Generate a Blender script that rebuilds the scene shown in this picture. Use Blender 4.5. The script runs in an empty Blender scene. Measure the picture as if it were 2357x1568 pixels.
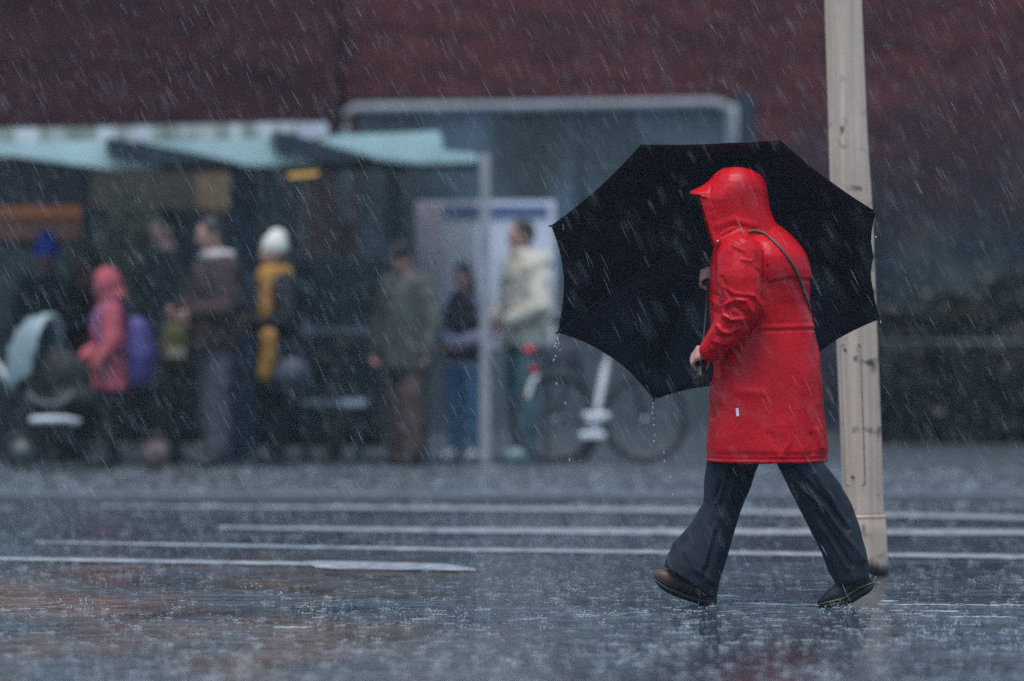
import bpy, bmesh, math, random
import numpy as np
from mathutils import Vector, Matrix, noise as mnoise
R = math.radians
rng = np.random.default_rng(7)
random.seed(7)
scene = bpy.context.scene
COL = scene.collection

# ------------------------------------------------------------------ camera geometry (metres; camera looks along +y)
CAM_H, CAM_Y = 1.245, -22.0
FPX, CX, HY = 200.0/36.0*2357.0, 1178.5, 655.0
def pt(px, py, d):
    return np.array([(px-CX)*d/FPX, d+CAM_Y, CAM_H+(HY-py)*d/FPX])
def W(px, py, y=0.0):                       # a point at the walker's distance, y metres farther
    return pt(px, py, 22.0+y)
def gd(py, z=0.0):                          # distance of a ground point seen at height py
    return FPX*(CAM_H-z)/(py-HY)
def G(px, py, z=0.0):
    return pt(px, py, gd(py, z))

# ------------------------------------------------------------------ mesh helpers
class MB:
    def __init__(self): self.v=[]; self.f=[]; self.n=0
    def add(self, v, f):
        v=np.asarray(v,float); o=self.n
        self.v.append(v); self.n+=len(v)
        self.f.extend([tuple(i+o for i in q) for q in f]); return self
    def verts(self): return np.vstack(self.v) if self.v else np.zeros((0,3))
    def loft(self, rings, cap=True, closed=True):
        rings=[np.asarray(r,float) for r in rings]; n=len(rings[0]); m=len(rings); f=[]
        for i in range(m-1):
            for j in range(n if closed else n-1):
                k=(j+1)%n
                f.append((i*n+j,i*n+k,(i+1)*n+k,(i+1)*n+j))
        if cap and closed:
            f.append(tuple(range(n-1,-1,-1))); f.append(tuple(range((m-1)*n,m*n)))
        return self.add(np.vstack(rings), f)
    def tube(self, P, rad, n=10, cap=True, flat=1.0, up=(0,0,1)):
        P=[np.asarray(p,float) for p in P]; rad=rad if hasattr(rad,'__len__') else [rad]*len(P); rings=[]
        for i,p in enumerate(P):
            t=P[min(i+1,len(P)-1)]-P[max(i-1,0)]; t=t/(np.linalg.norm(t)+1e-9)
            u=np.asarray(up,float)
            if abs(t@u)>.98: u=np.array([1.,0,0]) if abs(t[0])<.9 else np.array([0,1.,0])
            a=np.cross(t,u); a/=np.linalg.norm(a); b=np.cross(a,t)
            th=np.linspace(0,2*math.pi,n,endpoint=False)
            rings.append(p+rad[i]*(np.cos(th)[:,None]*a+flat*np.sin(th)[:,None]*b))
        return self.loft(rings, cap)
    def cap(self, p0, r0, p1, r1, n=14, m=5):  # capsule
        p0=np.asarray(p0,float); p1=np.asarray(p1,float); t=p1-p0; L=np.linalg.norm(t)
        t=t/L if L>1e-6 else np.array([0,0,1.]); P=[];rr=[]
        for k in range(m+1):
            a=-math.pi/2+math.pi/2*k/m; P.append(p0+t*r0*math.sin(a)); rr.append(max(r0*math.cos(a),r0*.04))
        for k in range(m+1):
            a=math.pi/2*k/m; P.append(p1+t*r1*math.sin(a)); rr.append(max(r1*math.cos(a),r1*.04))
        u=np.array([0,0,1.]) if abs(t[2])<.9 else np.array([1.,0,0])
        a_=np.cross(t,u); a_/=np.linalg.norm(a_); b_=np.cross(t,a_)
        th=np.linspace(0,2*math.pi,n,endpoint=False)
        return self.loft([p+r*(np.cos(th)[:,None]*a_+np.sin(th)[:,None]*b_) for p,r in zip(P,rr)])
    def chain(self, P, rad, n=14):
        for i in range(len(P)-1): self.cap(P[i],rad[i],P[i+1],rad[i+1],n)
        return self
    def ell(self, c, r, nu=18, nv=12, M=None):
        c=np.asarray(c,float); r=np.asarray(r,float)*np.ones(3); rings=[]
        for k in range(nv+1):
            a=-math.pi/2+math.pi*k/nv; z=math.sin(a); q=max(math.cos(a),.02)
            th=np.linspace(0,2*math.pi,nu,endpoint=False)
            p=np.stack([q*np.cos(th)*r[0],q*np.sin(th)*r[1],np.full(nu,z*r[2])],1)
            if M is not None: p=p@np.asarray(M).T
            rings.append(p+c)
        return self.loft(rings)
    def box(self, lo, hi, M=None, c=None):
        x0,y0,z0=lo; x1,y1,z1=hi
        v=np.array([[x0,y0,z0],[x1,y0,z0],[x1,y1,z0],[x0,y1,z0],[x0,y0,z1],[x1,y0,z1],[x1,y1,z1],[x0,y1,z1]],float)
        if M is not None: v=v@np.asarray(M).T
        if c is not None: v=v+np.asarray(c)
        return self.add(v,[(0,3,2,1),(4,5,6,7),(0,1,5,4),(1,2,6,5),(2,3,7,6),(3,0,4,7)])
    def prism(self, poly, y0, y1):           # polygon of (x,z) extruded along y
        n=len(poly); v=[(x,y0,z) for x,z in poly]+[(x,y1,z) for x,z in poly]
        f=[tuple(range(n)),tuple(range(2*n-1,n-1,-1))]+[(i,i+n,(i+1)%n+n,(i+1)%n) for i in range(n)]
        return self.add(v,f)
    def torus(self, c, r, w, axis=(0,1,0), n=40, m=8, a0=0, a1=2*math.pi):
        axis=np.asarray(axis,float); axis/=np.linalg.norm(axis)
        u=np.array([0,0,1.]) if abs(axis[2])<.9 else np.array([1.,0,0])
        a=np.cross(axis,u); a/=np.linalg.norm(a); b=np.cross(axis,a); full=abs(a1-a0-2*math.pi)<1e-6
        rings=[]
        for k in range(n+(0 if full else 1)):
            t=a0+(a1-a0)*k/n; e=math.cos(t)*a+math.sin(t)*b
            th=np.linspace(0,2*math.pi,m,endpoint=False)
            rings.append(np.asarray(c)+r*e+w*(np.cos(th)[:,None]*e+np.sin(th)[:,None]*axis))
        if full: rings.append(rings[0].copy())
        return self.loft(rings, cap=not full)
    def obj(self, name, mat, parent=None, smooth=True, bevel=0):
        me=bpy.data.meshes.new(name); me.from_pydata([tuple(p) for p in self.verts()],[],self.f)
        me.update()
        bm=bmesh.new(); bm.from_mesh(me); bmesh.ops.recalc_face_normals(bm,faces=bm.faces[:]); bm.to_mesh(me); bm.free()
        return finish(name,me,mat,parent,smooth,bevel)
def finish(name, me, mat, parent=None, smooth=True, bevel=0):
    o=bpy.data.objects.new(name,me); COL.objects.link(o)
    for m in (mat if isinstance(mat,(list,tuple)) else [mat]): me.materials.append(m)
    if smooth:
        me.polygons.foreach_set('use_smooth',[True]*len(me.polygons))
    if parent is not None: o.parent=parent
    if bevel:
        b=o.modifiers.new('b','BEVEL'); b.width=bevel; b.segments=2; b.limit_method='ANGLE'
    return o
def remesh(mb, name, mat, parent=None, voxel=.006, smooth=4, disp=None, keep_origin=True):
    me=bpy.data.meshes.new('tmp'); me.from_pydata([tuple(p) for p in mb.verts()],[],mb.f); me.update()
    bm=bmesh.new(); bm.from_mesh(me); bmesh.ops.recalc_face_normals(bm,faces=bm.faces[:]); bm.to_mesh(me); bm.free()
    o=bpy.data.objects.new('tmp',me); COL.objects.link(o)
    m=o.modifiers.new('r','REMESH'); m.mode='VOXEL'; m.voxel_size=voxel
    if smooth:
        s=o.modifiers.new('s','SMOOTH'); s.factor=.5; s.iterations=smooth
    dg=bpy.context.evaluated_depsgraph_get(); dg.update()
    new=bpy.data.meshes.new_from_object(o.evaluated_get(dg)); new.materials.clear(); new.name=name
    bpy.data.objects.remove(o); bpy.data.meshes.remove(me)
    if disp is not None:
        n=len(new.vertices); co=np.empty(n*3); new.vertices.foreach_get('co',co); co=co.reshape(-1,3)
        nm=np.empty(n*3); new.vertex_normals.foreach_get('vector',nm); nm=nm.reshape(-1,3)
        co2=disp(co,nm); new.vertices.foreach_set('co',co2.ravel()); new.update()
    return finish(name,new,mat,parent)
def recentre(o, origin):                    # puts a root mesh's origin at the thing's base
    origin=Vector(origin)
    o.data.transform(Matrix.Translation(-origin)); o.location=origin
def empty(name, loc):
    o=bpy.data.objects.new(name,None); COL.objects.link(o); o.location=loc; o.empty_display_size=.1; return o
def tag(o, label, cat, group=None):
    o['label']=label; o['category']=cat
    if group: o['group']=group
    return o
def kind(o,k): o['kind']=k; return o
def keep(o, parent):                        # parent without moving (children are built in world coordinates)
    o.parent=parent
    o.matrix_parent_inverse=Matrix.Translation(-Vector(parent.location)); return o

# ------------------------------------------------------------------ materials
def nd(nt,t,**k):
    n=nt.nodes.new(t)
    for a,b in k.items():
        if a.startswith('i_'): n.inputs[a[2:].replace('_',' ')].default_value=b
        else: setattr(n,a,b)
    return n
def ramp(nt, pts):
    r=nt.nodes.new('ShaderNodeValToRGB'); e=r.color_ramp.elements
    while len(e)<len(pts): e.new(.5)
    for el,(p,c) in zip(e,pts): el.position=p; el.color=(*c,1) if len(c)==3 else c
    return r
def basemat(name):
    m=bpy.data.materials.new(name); m.use_nodes=True; nt=m.node_tree
    return m,nt,nt.nodes['Principled BSDF'],nt.links.new
def fabric(name, col, rough=.8, var=.25, scale=60, bump=.3, sheen=0, coat=0, spec=.5, dist=.002):
    m,nt,b,L=basemat(name)
    tc=nd(nt,'ShaderNodeTexCoord'); n1=nd(nt,'ShaderNodeTexNoise',i_Scale=6.0,i_Detail=6.0); L(tc.outputs['Object'],n1.inputs['Vector'])
    c=np.array(col); r=ramp(nt,[(.3,tuple(np.clip(c*(1-var),0,1))),(.7,tuple(np.clip(c*(1+var),0,1)))])
    L(n1.outputs['Fac'],r.inputs['Fac']); L(r.outputs['Color'],b.inputs['Base Color'])
    n2=nd(nt,'ShaderNodeTexNoise',i_Scale=float(scale),i_Detail=4.0); L(tc.outputs['Object'],n2.inputs['Vector'])
    bp=nd(nt,'ShaderNodeBump',i_Strength=bump,i_Distance=dist); L(n2.outputs['Fac'],bp.inputs['Height']); L(bp.outputs['Normal'],b.inputs['Normal'])
    b.inputs['Roughness'].default_value=rough; b.inputs['Specular IOR Level'].default_value=spec
    b.inputs['Sheen Weight'].default_value=sheen; b.inputs['Coat Weight'].default_value=coat; b.inputs['Coat Roughness'].default_value=.25
    return m
def plain(name, col, rough=.5, metal=0, alpha=1, var=.15, scale=8, bump=0.05):
    m=fabric(name,col,rough,var,scale*6,bump); m.node_tree.nodes['Principled BSDF'].inputs['Metallic'].default_value=metal
    m.node_tree.nodes['Principled BSDF'].inputs['Alpha'].default_value=alpha
    return m
def emit(name,col,st):
    m,nt,b,L=basemat(name); b.inputs['Base Color'].default_value=(*col,1); b.inputs['Emission Color'].default_value=(*col,1); b.inputs['Emission Strength'].default_value=st
    n1=nd(nt,'ShaderNodeTexNoise',i_Scale=5.0); mx=nd(nt,'ShaderNodeMapRange'); mx.inputs['To Min'].default_value=st*.7; mx.inputs['To Max'].default_value=st*1.3
    L(n1.outputs['Fac'],mx.inputs['Value']); L(mx.outputs['Result'],b.inputs['Emission Strength']); return m

SKIN=fabric('skin',(.52,.28,.23),.55,.12,80,.1); LIP=plain('lip',(.3,.1,.09)); EYE=plain('eye_dark',(.02,.015,.012),.2)
SKIN_D=fabric('skin_dark',(.16,.07,.05),.55,.12,80,.1)
HAIR=fabric('hair',(.022,.017,.015),.5,.3,200,.5); HAIR_B=fabric('hair_brown',(.06,.032,.02),.5,.3,200,.5)
BLACK=fabric('black_cloth',(.012,.014,.018),.8); 

# ------------------------------------------------------------------ head and body
def frame(fwd, up=(0,0,1)):
    f=np.asarray(fwd,float); f/=np.linalg.norm(f); u=np.asarray(up,float); l=np.cross(u,f); l/=np.linalg.norm(l); u=np.cross(f,l)
    return np.stack([f,l,u],1)              # columns: forward, left, up
def head_parts(mb, c, M, k=1.0):
    def T(p): return np.asarray(c)+M@(np.asarray(p,float)*k)
    nu,nv=28,20; rings=[]
    for i in range(nv+1):
        a=-math.pi/2+math.pi*i/nv; z=math.sin(a); q=max(math.cos(a),.03); row=[]
        for j in range(nu):
            th=2*math.pi*j/nu; x=q*math.cos(th)*.094; y=q*math.sin(th)*.074; zz=z*.116
            if zz<-.015:
                t=min((-.015-zz)/.1,1); y*=1-.3*t
                if x<0: x*=1-.55*t
                else: x=x*(1-.06*t)+.012*t
            row.append(T((x,y,zz)))
        rings.append(row)
    mb.loft(rings)
    mb.cap(T((.088,0,.02)),.008*k,T((.106,0,-.022)),.0125*k,10,3)
    mb.ell(T((.078,0,.036)),np.array((.014,.055,.01))*k,M=M); mb.ell(T((.068,0,-.098)),np.array((.02,.024,.016))*k,M=M)
    mb.ell(T((.086,0,-.05)),np.array((.01,.023,.005))*k,M=M); mb.ell(T((.085,0,-.061)),np.array((.01,.02,.006))*k,M=M)
    for s in (1,-1):
        mb.ell(T((-.004,s*.076,-.008)),np.array((.02,.008,.032))*k,M=M); mb.ell(T((.066,s*.04,-.02)),np.array((.02,.02,.018))*k,M=M)
    return [T((.085,s*.033,.012)) for s in (1,-1)],[T((.093,0,-.055))]
def paint(o, pts, idx, r):
    me=o.data; off=np.array(o.location)
    n=len(me.polygons); c=np.empty(n*3); me.polygons.foreach_get('center',c); c=c.reshape(-1,3)+off
    mi=np.zeros(n,int); me.polygons.foreach_get('material_index',mi)
    for p in pts: mi[np.linalg.norm((c-p)/np.array(r),axis=1)<1]=idx
    me.polygons.foreach_set('material_index',mi)
def hand(mb, w, d, n, k=1.0, curl=.6, thumb=1):
    """relaxed hand: wrist w, pointing d, palm normal n (fingers curl towards n)"""
    d=np.asarray(d,float); d/=np.linalg.norm(d); n=np.asarray(n,float); n-=d*(n@d); n/=np.linalg.norm(n); s=np.cross(d,n)*thumb
    w=np.asarray(w,float)
    for q in (-1,-.33,.33,1): mb.cap(w+s*q*.012*k,.014*k,w+d*.075*k+s*q*.03*k,.012*k,10,3)
    for q,L in zip((-1,-.33,.33,1),(.062,.076,.082,.072)):
        p=w+d*.08*k+s*q*.03*k; a=0.2; rr=.0092*k
        for seg in (.45,.32,.23):
            a+=curl*.75; p2=p+(d*math.cos(a)+n*math.sin(a))*L*k*seg; mb.cap(p,rr,p2,rr*.92,8,3); p=p2; rr*=.92
    p=w+d*.025*k+s*.028*k
    for v,L in (((.55,.75,.35),.042),((.85,.3,.5),.03)):
        p2=p+(d*v[0]+s*v[1]+n*v[2])*L*k; mb.cap(p,.0115*k,p2,.010*k,8,3); p=p2

def bgperson(px, py_top, d, yaw, H=None, top=None, legs=None, arms=None, mats=None, lean=0, bow=0, z0=.06, label='', stance=.11, coat_len=.47, bulk=1.0, skin=None, hair=None, hairstyle='short'):
    """a standing figure; yaw 0 faces the camera's left (-x), 90 faces the camera (-y)"""
    s=FPX/d; x=(px-CX)/s; y=d+CAM_Y; 
    zt=CAM_H+(HY-py_top)/s
    H=H or (zt-z0); k=H/1.72
    f=np.array([-math.cos(R(yaw)),-math.sin(R(yaw)),0]); l=np.cross((0,0,1),f); u=np.array([0,0,1.])
    base=np.array([x,y,z0])
    def P(a,b,c):                           # forward, left, up in metres of a 1.72 m figure
        ln=max(c-.9,0)*math.sin(R(lean)); return base+(f*(a+ln)+l*b+u*c)*k
    body=MB(); hip=.93; sh=1.40
    # torso and neck
    def oval(c,rf,rl,n=20):
        th=np.linspace(0,2*math.pi,n,endpoint=False); return np.array([c+(f*math.cos(t)*rf+l*math.sin(t)*rl)*k for t in th])
    rows=[(.82,.09,.15),(.92,.11,.165),(1.05,.10,.145),(1.2,.11,.16),(1.33,.105,.175),(1.41,.075,.14),(1.45,.05,.06)]
    body.loft([oval(P(0,0,z),a,b) for z,a,b in rows]); body.cap(P(-.005,0,1.4),.055*k,P(.015,0,1.52),.05*k)
    hf=f*math.cos(R(bow))-u*math.sin(R(bow)); M=frame(hf,u if bow<70 else f)
    hc=P(.03+.06*math.sin(R(bow)),0,1.605-.03*math.sin(R(bow))); eyes,lips=head_parts(body,hc,M,k)
    arms=arms or {}
    joints={}
    for sd,nm in ((1,'L'),(-1,'R')):
        e,w=arms.get(nm,((-.03,.25,1.12),(.05,.25,.88)))
        S=P(0,sd*.165,1.37); E=P(e[0],sd*e[1],e[2]); Wr=P(w[0],sd*w[1],w[2]); joints[nm]=(S,E,Wr)
        body.chain([S,E,Wr],[.055*k,.042*k,.03*k])
        dd=Wr-E; hand(body,Wr,dd,-l*sd+f*.3,k*.95,.5,sd)
    fo={1:.04,-1:-.04}; LG={}
    for sd in (1,-1):
        A=P(0,sd*.09,.9); K=P(.02+fo[sd]*.5,sd*stance*.95,.5); N=P(fo[sd],sd*stance,.09); T=P(fo[sd]+.13,sd*(stance+.03),.035); Hl=P(fo[sd]-.05,sd*stance,.035)
        LG[sd]=(A,K,N,T,Hl); body.chain([A,K,N],[.085*k,.058*k,.042*k]); body.cap(N,.04*k,T,.03*k); body.cap(Hl,.03*k,T,.028*k)
    sk=skin or SKIN
    o=remesh(body,'person',[sk,EYE,LIP],None,.008,3); recentre(o,base)
    paint(o,eyes,1,np.array((.014,.014,.008))*k); paint(o,lips,2,np.array((.016,.024,.007))*k)
    # jacket
    m=mats; J=MB(); zb=hip-coat_len+.02; B=bulk
    rows=[(zb,.14*B,.19*B),(.85 if zb<.8 else zb+.02,.14*B,.19*B),(1.0,.135*B,.18*B),(1.18,.14*B,.185*B),(1.32,.135*B,.20*B),(1.41,.10*B,.165*B),(1.455,.07,.085)]
    J.loft([oval(P(0,0,z),a,b,24) for z,a,b in rows])
    for nm in 'LR':
        S,E,Wr=joints[nm]; J.chain([S,E,Wr-(Wr-E)*.04],[.085*k*B,.068*k*B,.052*k*B])
    sd0=hash((px,py_top))%100
    def wr(co,nm,A=.012):
        dsp=np.array([mnoise.noise(Vector((c[0]*7+sd0,c[1]*7,c[2]*11))) + .5*mnoise.noise(Vector((c[0]*17,c[1]*17+sd0,c[2]*26))) for c in co])
        return co+nm*(dsp*A)[:,None]
    jo=remesh(J,'jacket',m['jacket'],None,.011,4,wr); keep(jo,o)
    # trousers
    Tm=MB(); tw=m.get('wide',1.0)
    Tm.loft([oval(P(0,0,z),a,b) for z,a,b in ((.80,.12,.17),(.95,.13,.175),(1.04,.12,.16))])
    for sd in (1,-1):
        A,K,N,T,Hl=LG[sd]; Tm.chain([A,K,N+u*.02],[.105*k,.08*k*tw,.068*k*tw])
    to=remesh(Tm,'trousers',m['trousers'],None,.011,3,wr); keep(to,o)
    for sd in (1,-1):
        A,K,N,T,Hl=LG[sd]; S=MB(); S.cap(Hl+u*.012*k,.046*k,T+u*.01*k,.04*k); S.cap(N+u*.0,.05*k,Hl+u*.03*k,.045*k); S.cap(N,.045*k,T,.035*k)
        so=remesh(S,'shoe',m['shoe'],None,.008,3); 
        # flat sole on the ground
        v=np.empty(len(so.data.vertices)*3); so.data.vertices.foreach_get('co',v); v=v.reshape(-1,3); v[:,2]=np.maximum(v[:,2],z0+.001); so.data.vertices.foreach_set('co',v.ravel()); so.data.update(); keep(so,o)
    def Hd(a,b,c): return hc+M@(np.array((a,b,c))*k)
    if hair:
        h=MB(); h.ell(Hd(-.014,0,.024),np.array((.094,.083,.108))*k,M=M)
        if hairstyle=='long':
            h.ell(Hd(-.05,0,-.07),np.array((.06,.09,.13))*k,M=M)
        ho=remesh(h,'hair',hair,None,.008,2); keep(ho,o)
    return o,dict(P=P,Hd=Hd,M=M,k=k,f=f,l=l,joints=joints,hc=hc,LG=LG)

# ================================================================== THE WALKER
from mathutils.bvhtree import BVHTree
def bvh_of(o):
    me=o.data; off=Vector(o.location)
    return BVHTree.FromPolygons([v.co+ (off if o.parent is None else Vector()) for v in me.vertices],[tuple(p.vertices) for p in me.polygons])
def hit(bvh, px, py):
    c=Vector((0,CAM_Y,CAM_H)); dv=Vector(((px-CX)/FPX,1,(HY-py)/FPX)).normalized()
    loc,nrm,_,_=bvh.ray_cast(c,dv)
    if loc is None: return None,None
    if nrm.dot(dv)>0: nrm=-nrm
    return np.array(loc),np.array(nrm)
def to_px(co):
    d=co[:,1]-CAM_Y; return CX+co[:,0]*FPX/d, HY-(co[:,2]-CAM_H)*FPX/d
def poly_dist(px,py,pl):
    best=np.full(len(px),1e9)
    for (x0,y0),(x1,y1) in zip(pl[:-1],pl[1:]):
        dx,dy=x1-x0,y1-y0; t=np.clip(((px-x0)*dx+(py-y0)*dy)/(dx*dx+dy*dy),0,1)
        best=np.minimum(best,np.hypot(px-x0-t*dx,py-y0-t*dy))
    return best
def seg_dist(co,a,b):
    a=np.asarray(a);b=np.asarray(b); ab=b-a; t=np.clip(((co-a)@ab)/(ab@ab),0,1); return np.linalg.norm(co-a-t[:,None]*ab,axis=1)
def nz(co,sx,sy,sz,o=0):
    return np.array([mnoise.noise(Vector((c[0]*sx+o,c[1]*sy,c[2]*sz))) for c in co])

# wet red rain coat
def red_coat():
    m,nt,b,L=basemat('red_coat'); tc=nd(nt,'ShaderNodeTexCoord')
    n1=nd(nt,'ShaderNodeTexNoise',i_Scale=5.0,i_Detail=8.0,i_Roughness=.65); L(tc.outputs['Object'],n1.inputs['Vector'])
    r=ramp(nt,[(.3,(.50,.001,.008)),(.55,(.66,.002,.012)),(.75,(.75,.006,.016))]); L(n1.outputs['Fac'],r.inputs['Fac']); L(r.outputs['Color'],b.inputs['Base Color'])
    n2=nd(nt,'ShaderNodeTexNoise',i_Scale=14.0,i_Detail=6.0); L(tc.outputs['Object'],n2.inputs['Vector'])
    rr=nd(nt,'ShaderNodeMapRange'); rr.inputs['From Min'].default_value=.35; rr.inputs['From Max'].default_value=.65; rr.inputs['To Min'].default_value=.26; rr.inputs['To Max'].default_value=.68
    L(n2.outputs['Fac'],rr.inputs['Value']); L(rr.outputs['Result'],b.inputs['Roughness'])
    n3=nd(nt,'ShaderNodeTexNoise',i_Scale=260.0,i_Detail=3.0); L(tc.outputs['Object'],n3.inputs['Vector'])
    n4=nd(nt,'ShaderNodeTexNoise',i_Scale=22.0,i_Detail=5.0,i_Distortion=.8); L(tc.outputs['Object'],n4.inputs['Vector'])
    b1=nd(nt,'ShaderNodeBump',i_Strength=.35,i_Distance=.001); L(n3.outputs['Fac'],b1.inputs['Height'])
    b2=nd(nt,'ShaderNodeBump',i_Strength=.35,i_Distance=.010); L(n4.outputs['Fac'],b2.inputs['Height']); L(b1.outputs['Normal'],b2.inputs['Normal'])
    L(b2.outputs['Normal'],b.inputs['Normal']); b.inputs['Specular IOR Level'].default_value=.2
    b.inputs['Coat Weight'].default_value=.12; b.inputs['Coat Roughness'].default_value=.2
    return m
COAT=red_coat()
DENIM=fabric('navy_denim',(.010,.015,.028),.75,.35,240,.5)
hc=W(1697,462); HM=frame((-1,-.02,-.14))
LS,LE,LW=W(1706,604,-.165),W(1712,712,-.235),W(1640,806,-.17)
RS,RE,RW=W(1722,604,.165),W(1692,712,.26),W(1654,652,.30)
H0=W(1613,864,-.16); HUB=W(1640,545,.50); AX=(HUB-H0)/np.linalg.norm(HUB-H0)
lhc=H0+AX*.088; rhc=W(1629,645,.31)
rhc=H0+AX*((rhc-H0)@AX)
def fist(mb, c, w, back, side):
    eb=np.asarray(back,float); eb-=AX*(eb@AX); eb/=np.linalg.norm(eb); es=np.asarray(side,float); es-=AX*(es@AX)+eb*(es@eb); es/=np.linalg.norm(es)
    def q(th,rho,o): return c+AX*o+(eb*math.cos(R(th))+es*math.sin(R(th)))*rho
    for i,(o,r) in enumerate(zip((-.026,-.009,.009,.026),(.0078,.0088,.0092,.0086))):
        a=q(15,.037,o*1.05); mb.cap(w,.021,a,.0125,10,3)
        mb.chain([a,q(72,.040-.002*abs(i-1.5),o),q(128,.030,o),q(185,.026,o),q(235,.025,o)],[r*1.15,r*1.05,r,r*.95,r*.85],10)
    t0=w*.5+q(-10,.036,.03)*.5; mb.chain([t0,q(-35,.034,.036),q(20,.031,.044),q(70,.029,.046)],[.014,.0125,.011,.009],10)
body=MB()
eyes,lips=head_parts(body,hc,HM,1.0)
body.cap(W(1716,545),.06,W(1706,500),.055)
def ring(L_,R_,py,hy,p=2.3,n=40,yc=0.0,scale=1.0):
    a=W(L_,py,yc); b_=W(R_,py,yc); c=(a+b_)/2; hx=(b_[0]-a[0])/2*scale
    th=np.linspace(0,2*math.pi,n,endpoint=False); co,si=np.cos(th),np.sin(th)
    return np.stack([c[0]+hx*np.sign(co)*abs(co)**(2/p),c[1]+hy*scale*np.sign(si)*abs(si)**(2/p),np.full(n,c[2])],1)
CR=[(512,1745,1780,.02),(517,1730,1790,.045),(526,1712,1804,.075),(540,1686,1823,.125),(556,1655,1837,.168),(574,1641,1848,.195),(590,1637,1856,.21),(620,1634,1864,.215),(650,1633,1866,.212),(700,1632,1863,.205),
    (748,1635,1872,.20),(800,1640,1882,.205),(850,1642,1891,.212),(880,1637,1894,.216),(905,1630,1896,.22),(922,1631,1897,.222),(940,1634,1898,.225),(1000,1629,1904,.235),(1040,1627,1908,.243),(1061,1627,1907,.243),(1064,1630,1904,.238)]
body.loft([ring(l+14,r-14,y,h-.03) for y,l,r,h in CR if y<990])
body.chain([LS,LE,LW],[.055,.043,.03]); body.chain([RS,RE,RW],[.055,.043,.03])
lw=LW+(lhc-LW)*.25; rw=RW+(rhc-RW)*.2
body.cap(LW,.029,lw,.026); fist(body,lhc,lw,(-.25,-1,.25),(-1,0,0))
body.cap(RW,.029,rw,.026); fist(body,rhc,rw,(.3,1,0),(-1,0,0))
hipF,hipR=W(1712,985,.075),W(1805,985,-.075)
kF,kR=W(1662,1165,.08),W(1885,1190,-.07); aF,aR=W(1612,1352,.06),W(1968,1322,-.06)
for h_,k_,a_ in ((hipF,kF,aF),(hipR,kR,aR)): body.chain([h_,k_,a_],[.07,.05,.038])
body.chain([aF,W(1628,1366,.06)],[.038,.036]); body.chain([aF,W(1560,1345,.06),W(1528,1330,.06)],[.035,.032,.026])
body.chain([aR,W(1985,1330,-.06)],[.034,.034]); body.chain([aR,W(1925,1372,-.06),W(1902,1381,-.06)],[.034,.032,.025])
walker=remesh(body,'person',[SKIN,EYE,LIP],None,.0042,2)
recentre(walker,W(1760,1397,0)*np.array([1,1,0])+np.array([0,0,.004]))
paint(walker,eyes,1,np.array((.014,.014,.008))); paint(walker,lips,2,np.array((.016,.024,.007)))
tag(walker,'person in a long red hooded raincoat striding under a big black umbrella','person')
# hair under the hood
h=MB(); h.ell(hc+HM@np.array((-.016,0,.022)),(.094,.083,.106),M=HM); keep(remesh(h,'hair',HAIR_B,None,.006,2),walker)

# coat body with sleeves
mb=MB(); mb.loft([ring(l,r,y,h) for y,l,r,h in CR])
LS2,LE2,LWc=W(1702,598,-.19),W(1711,706,-.245),W(1640,803,-.178)
mb.chain([W(1722,600,-.12),LS2,W(1702,645,-.228),LE2],[.088,.094,.092,.080]); mb.chain([LE2,W(1672,764,-.215),LWc],[.080,.063,.049])
mb.cap(LWc,.049,LWc+(LWc-LE2)*.03,.047)
mb.chain([RS,RE],[.09,.078]); mb.chain([RE,RW],[.078,.049])
mb.loft([ring(l,r,y,h,2.2) for y,l,r,h in ((535,1690,1770,.09),(545,1664,1785,.105),(560,1644,1790,.115),(580,1640,1790,.13),(605,1640,1780,.12))])   # stand-up collar
FOLD=[([(1674,702),(1689,690),(1717,693),(1730,718)],.010,6),([(1667,725),(1684,735),(1711,732)],.010,5),([(1653,749),(1664,763),(1681,766),(1698,754)],.010,6),
      ([(1734,682),(1750,702),(1759,721)],.008,6),([(1689,567),(1714,579),(1730,600)],.006,5),([(1709,599),(1728,604),(1743,618)],.006,5),([(1668,660),(1690,676),(1730,680)],.005,6),
      ([(1662,640),(1672,668),(1690,690)],-.006,6),([(1690,706),(1705,716),(1722,728)],-.007,6),([(1690,745),(1720,752),(1738,742)],-.007,6),([(1645,785),(1668,792),(1690,780)],.006,6),([(1650,772),(1668,779),(1690,768)],-.005,5),
      ([(1640,800),(1652,812),(1664,822)],.004,5),([(1637,690),(1650,700),(1662,705)],.006,5),([(1637,712),(1648,720),(1660,722)],-.005,5),([(1640,675),(1652,682),(1662,684)],-.005,5)]
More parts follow.
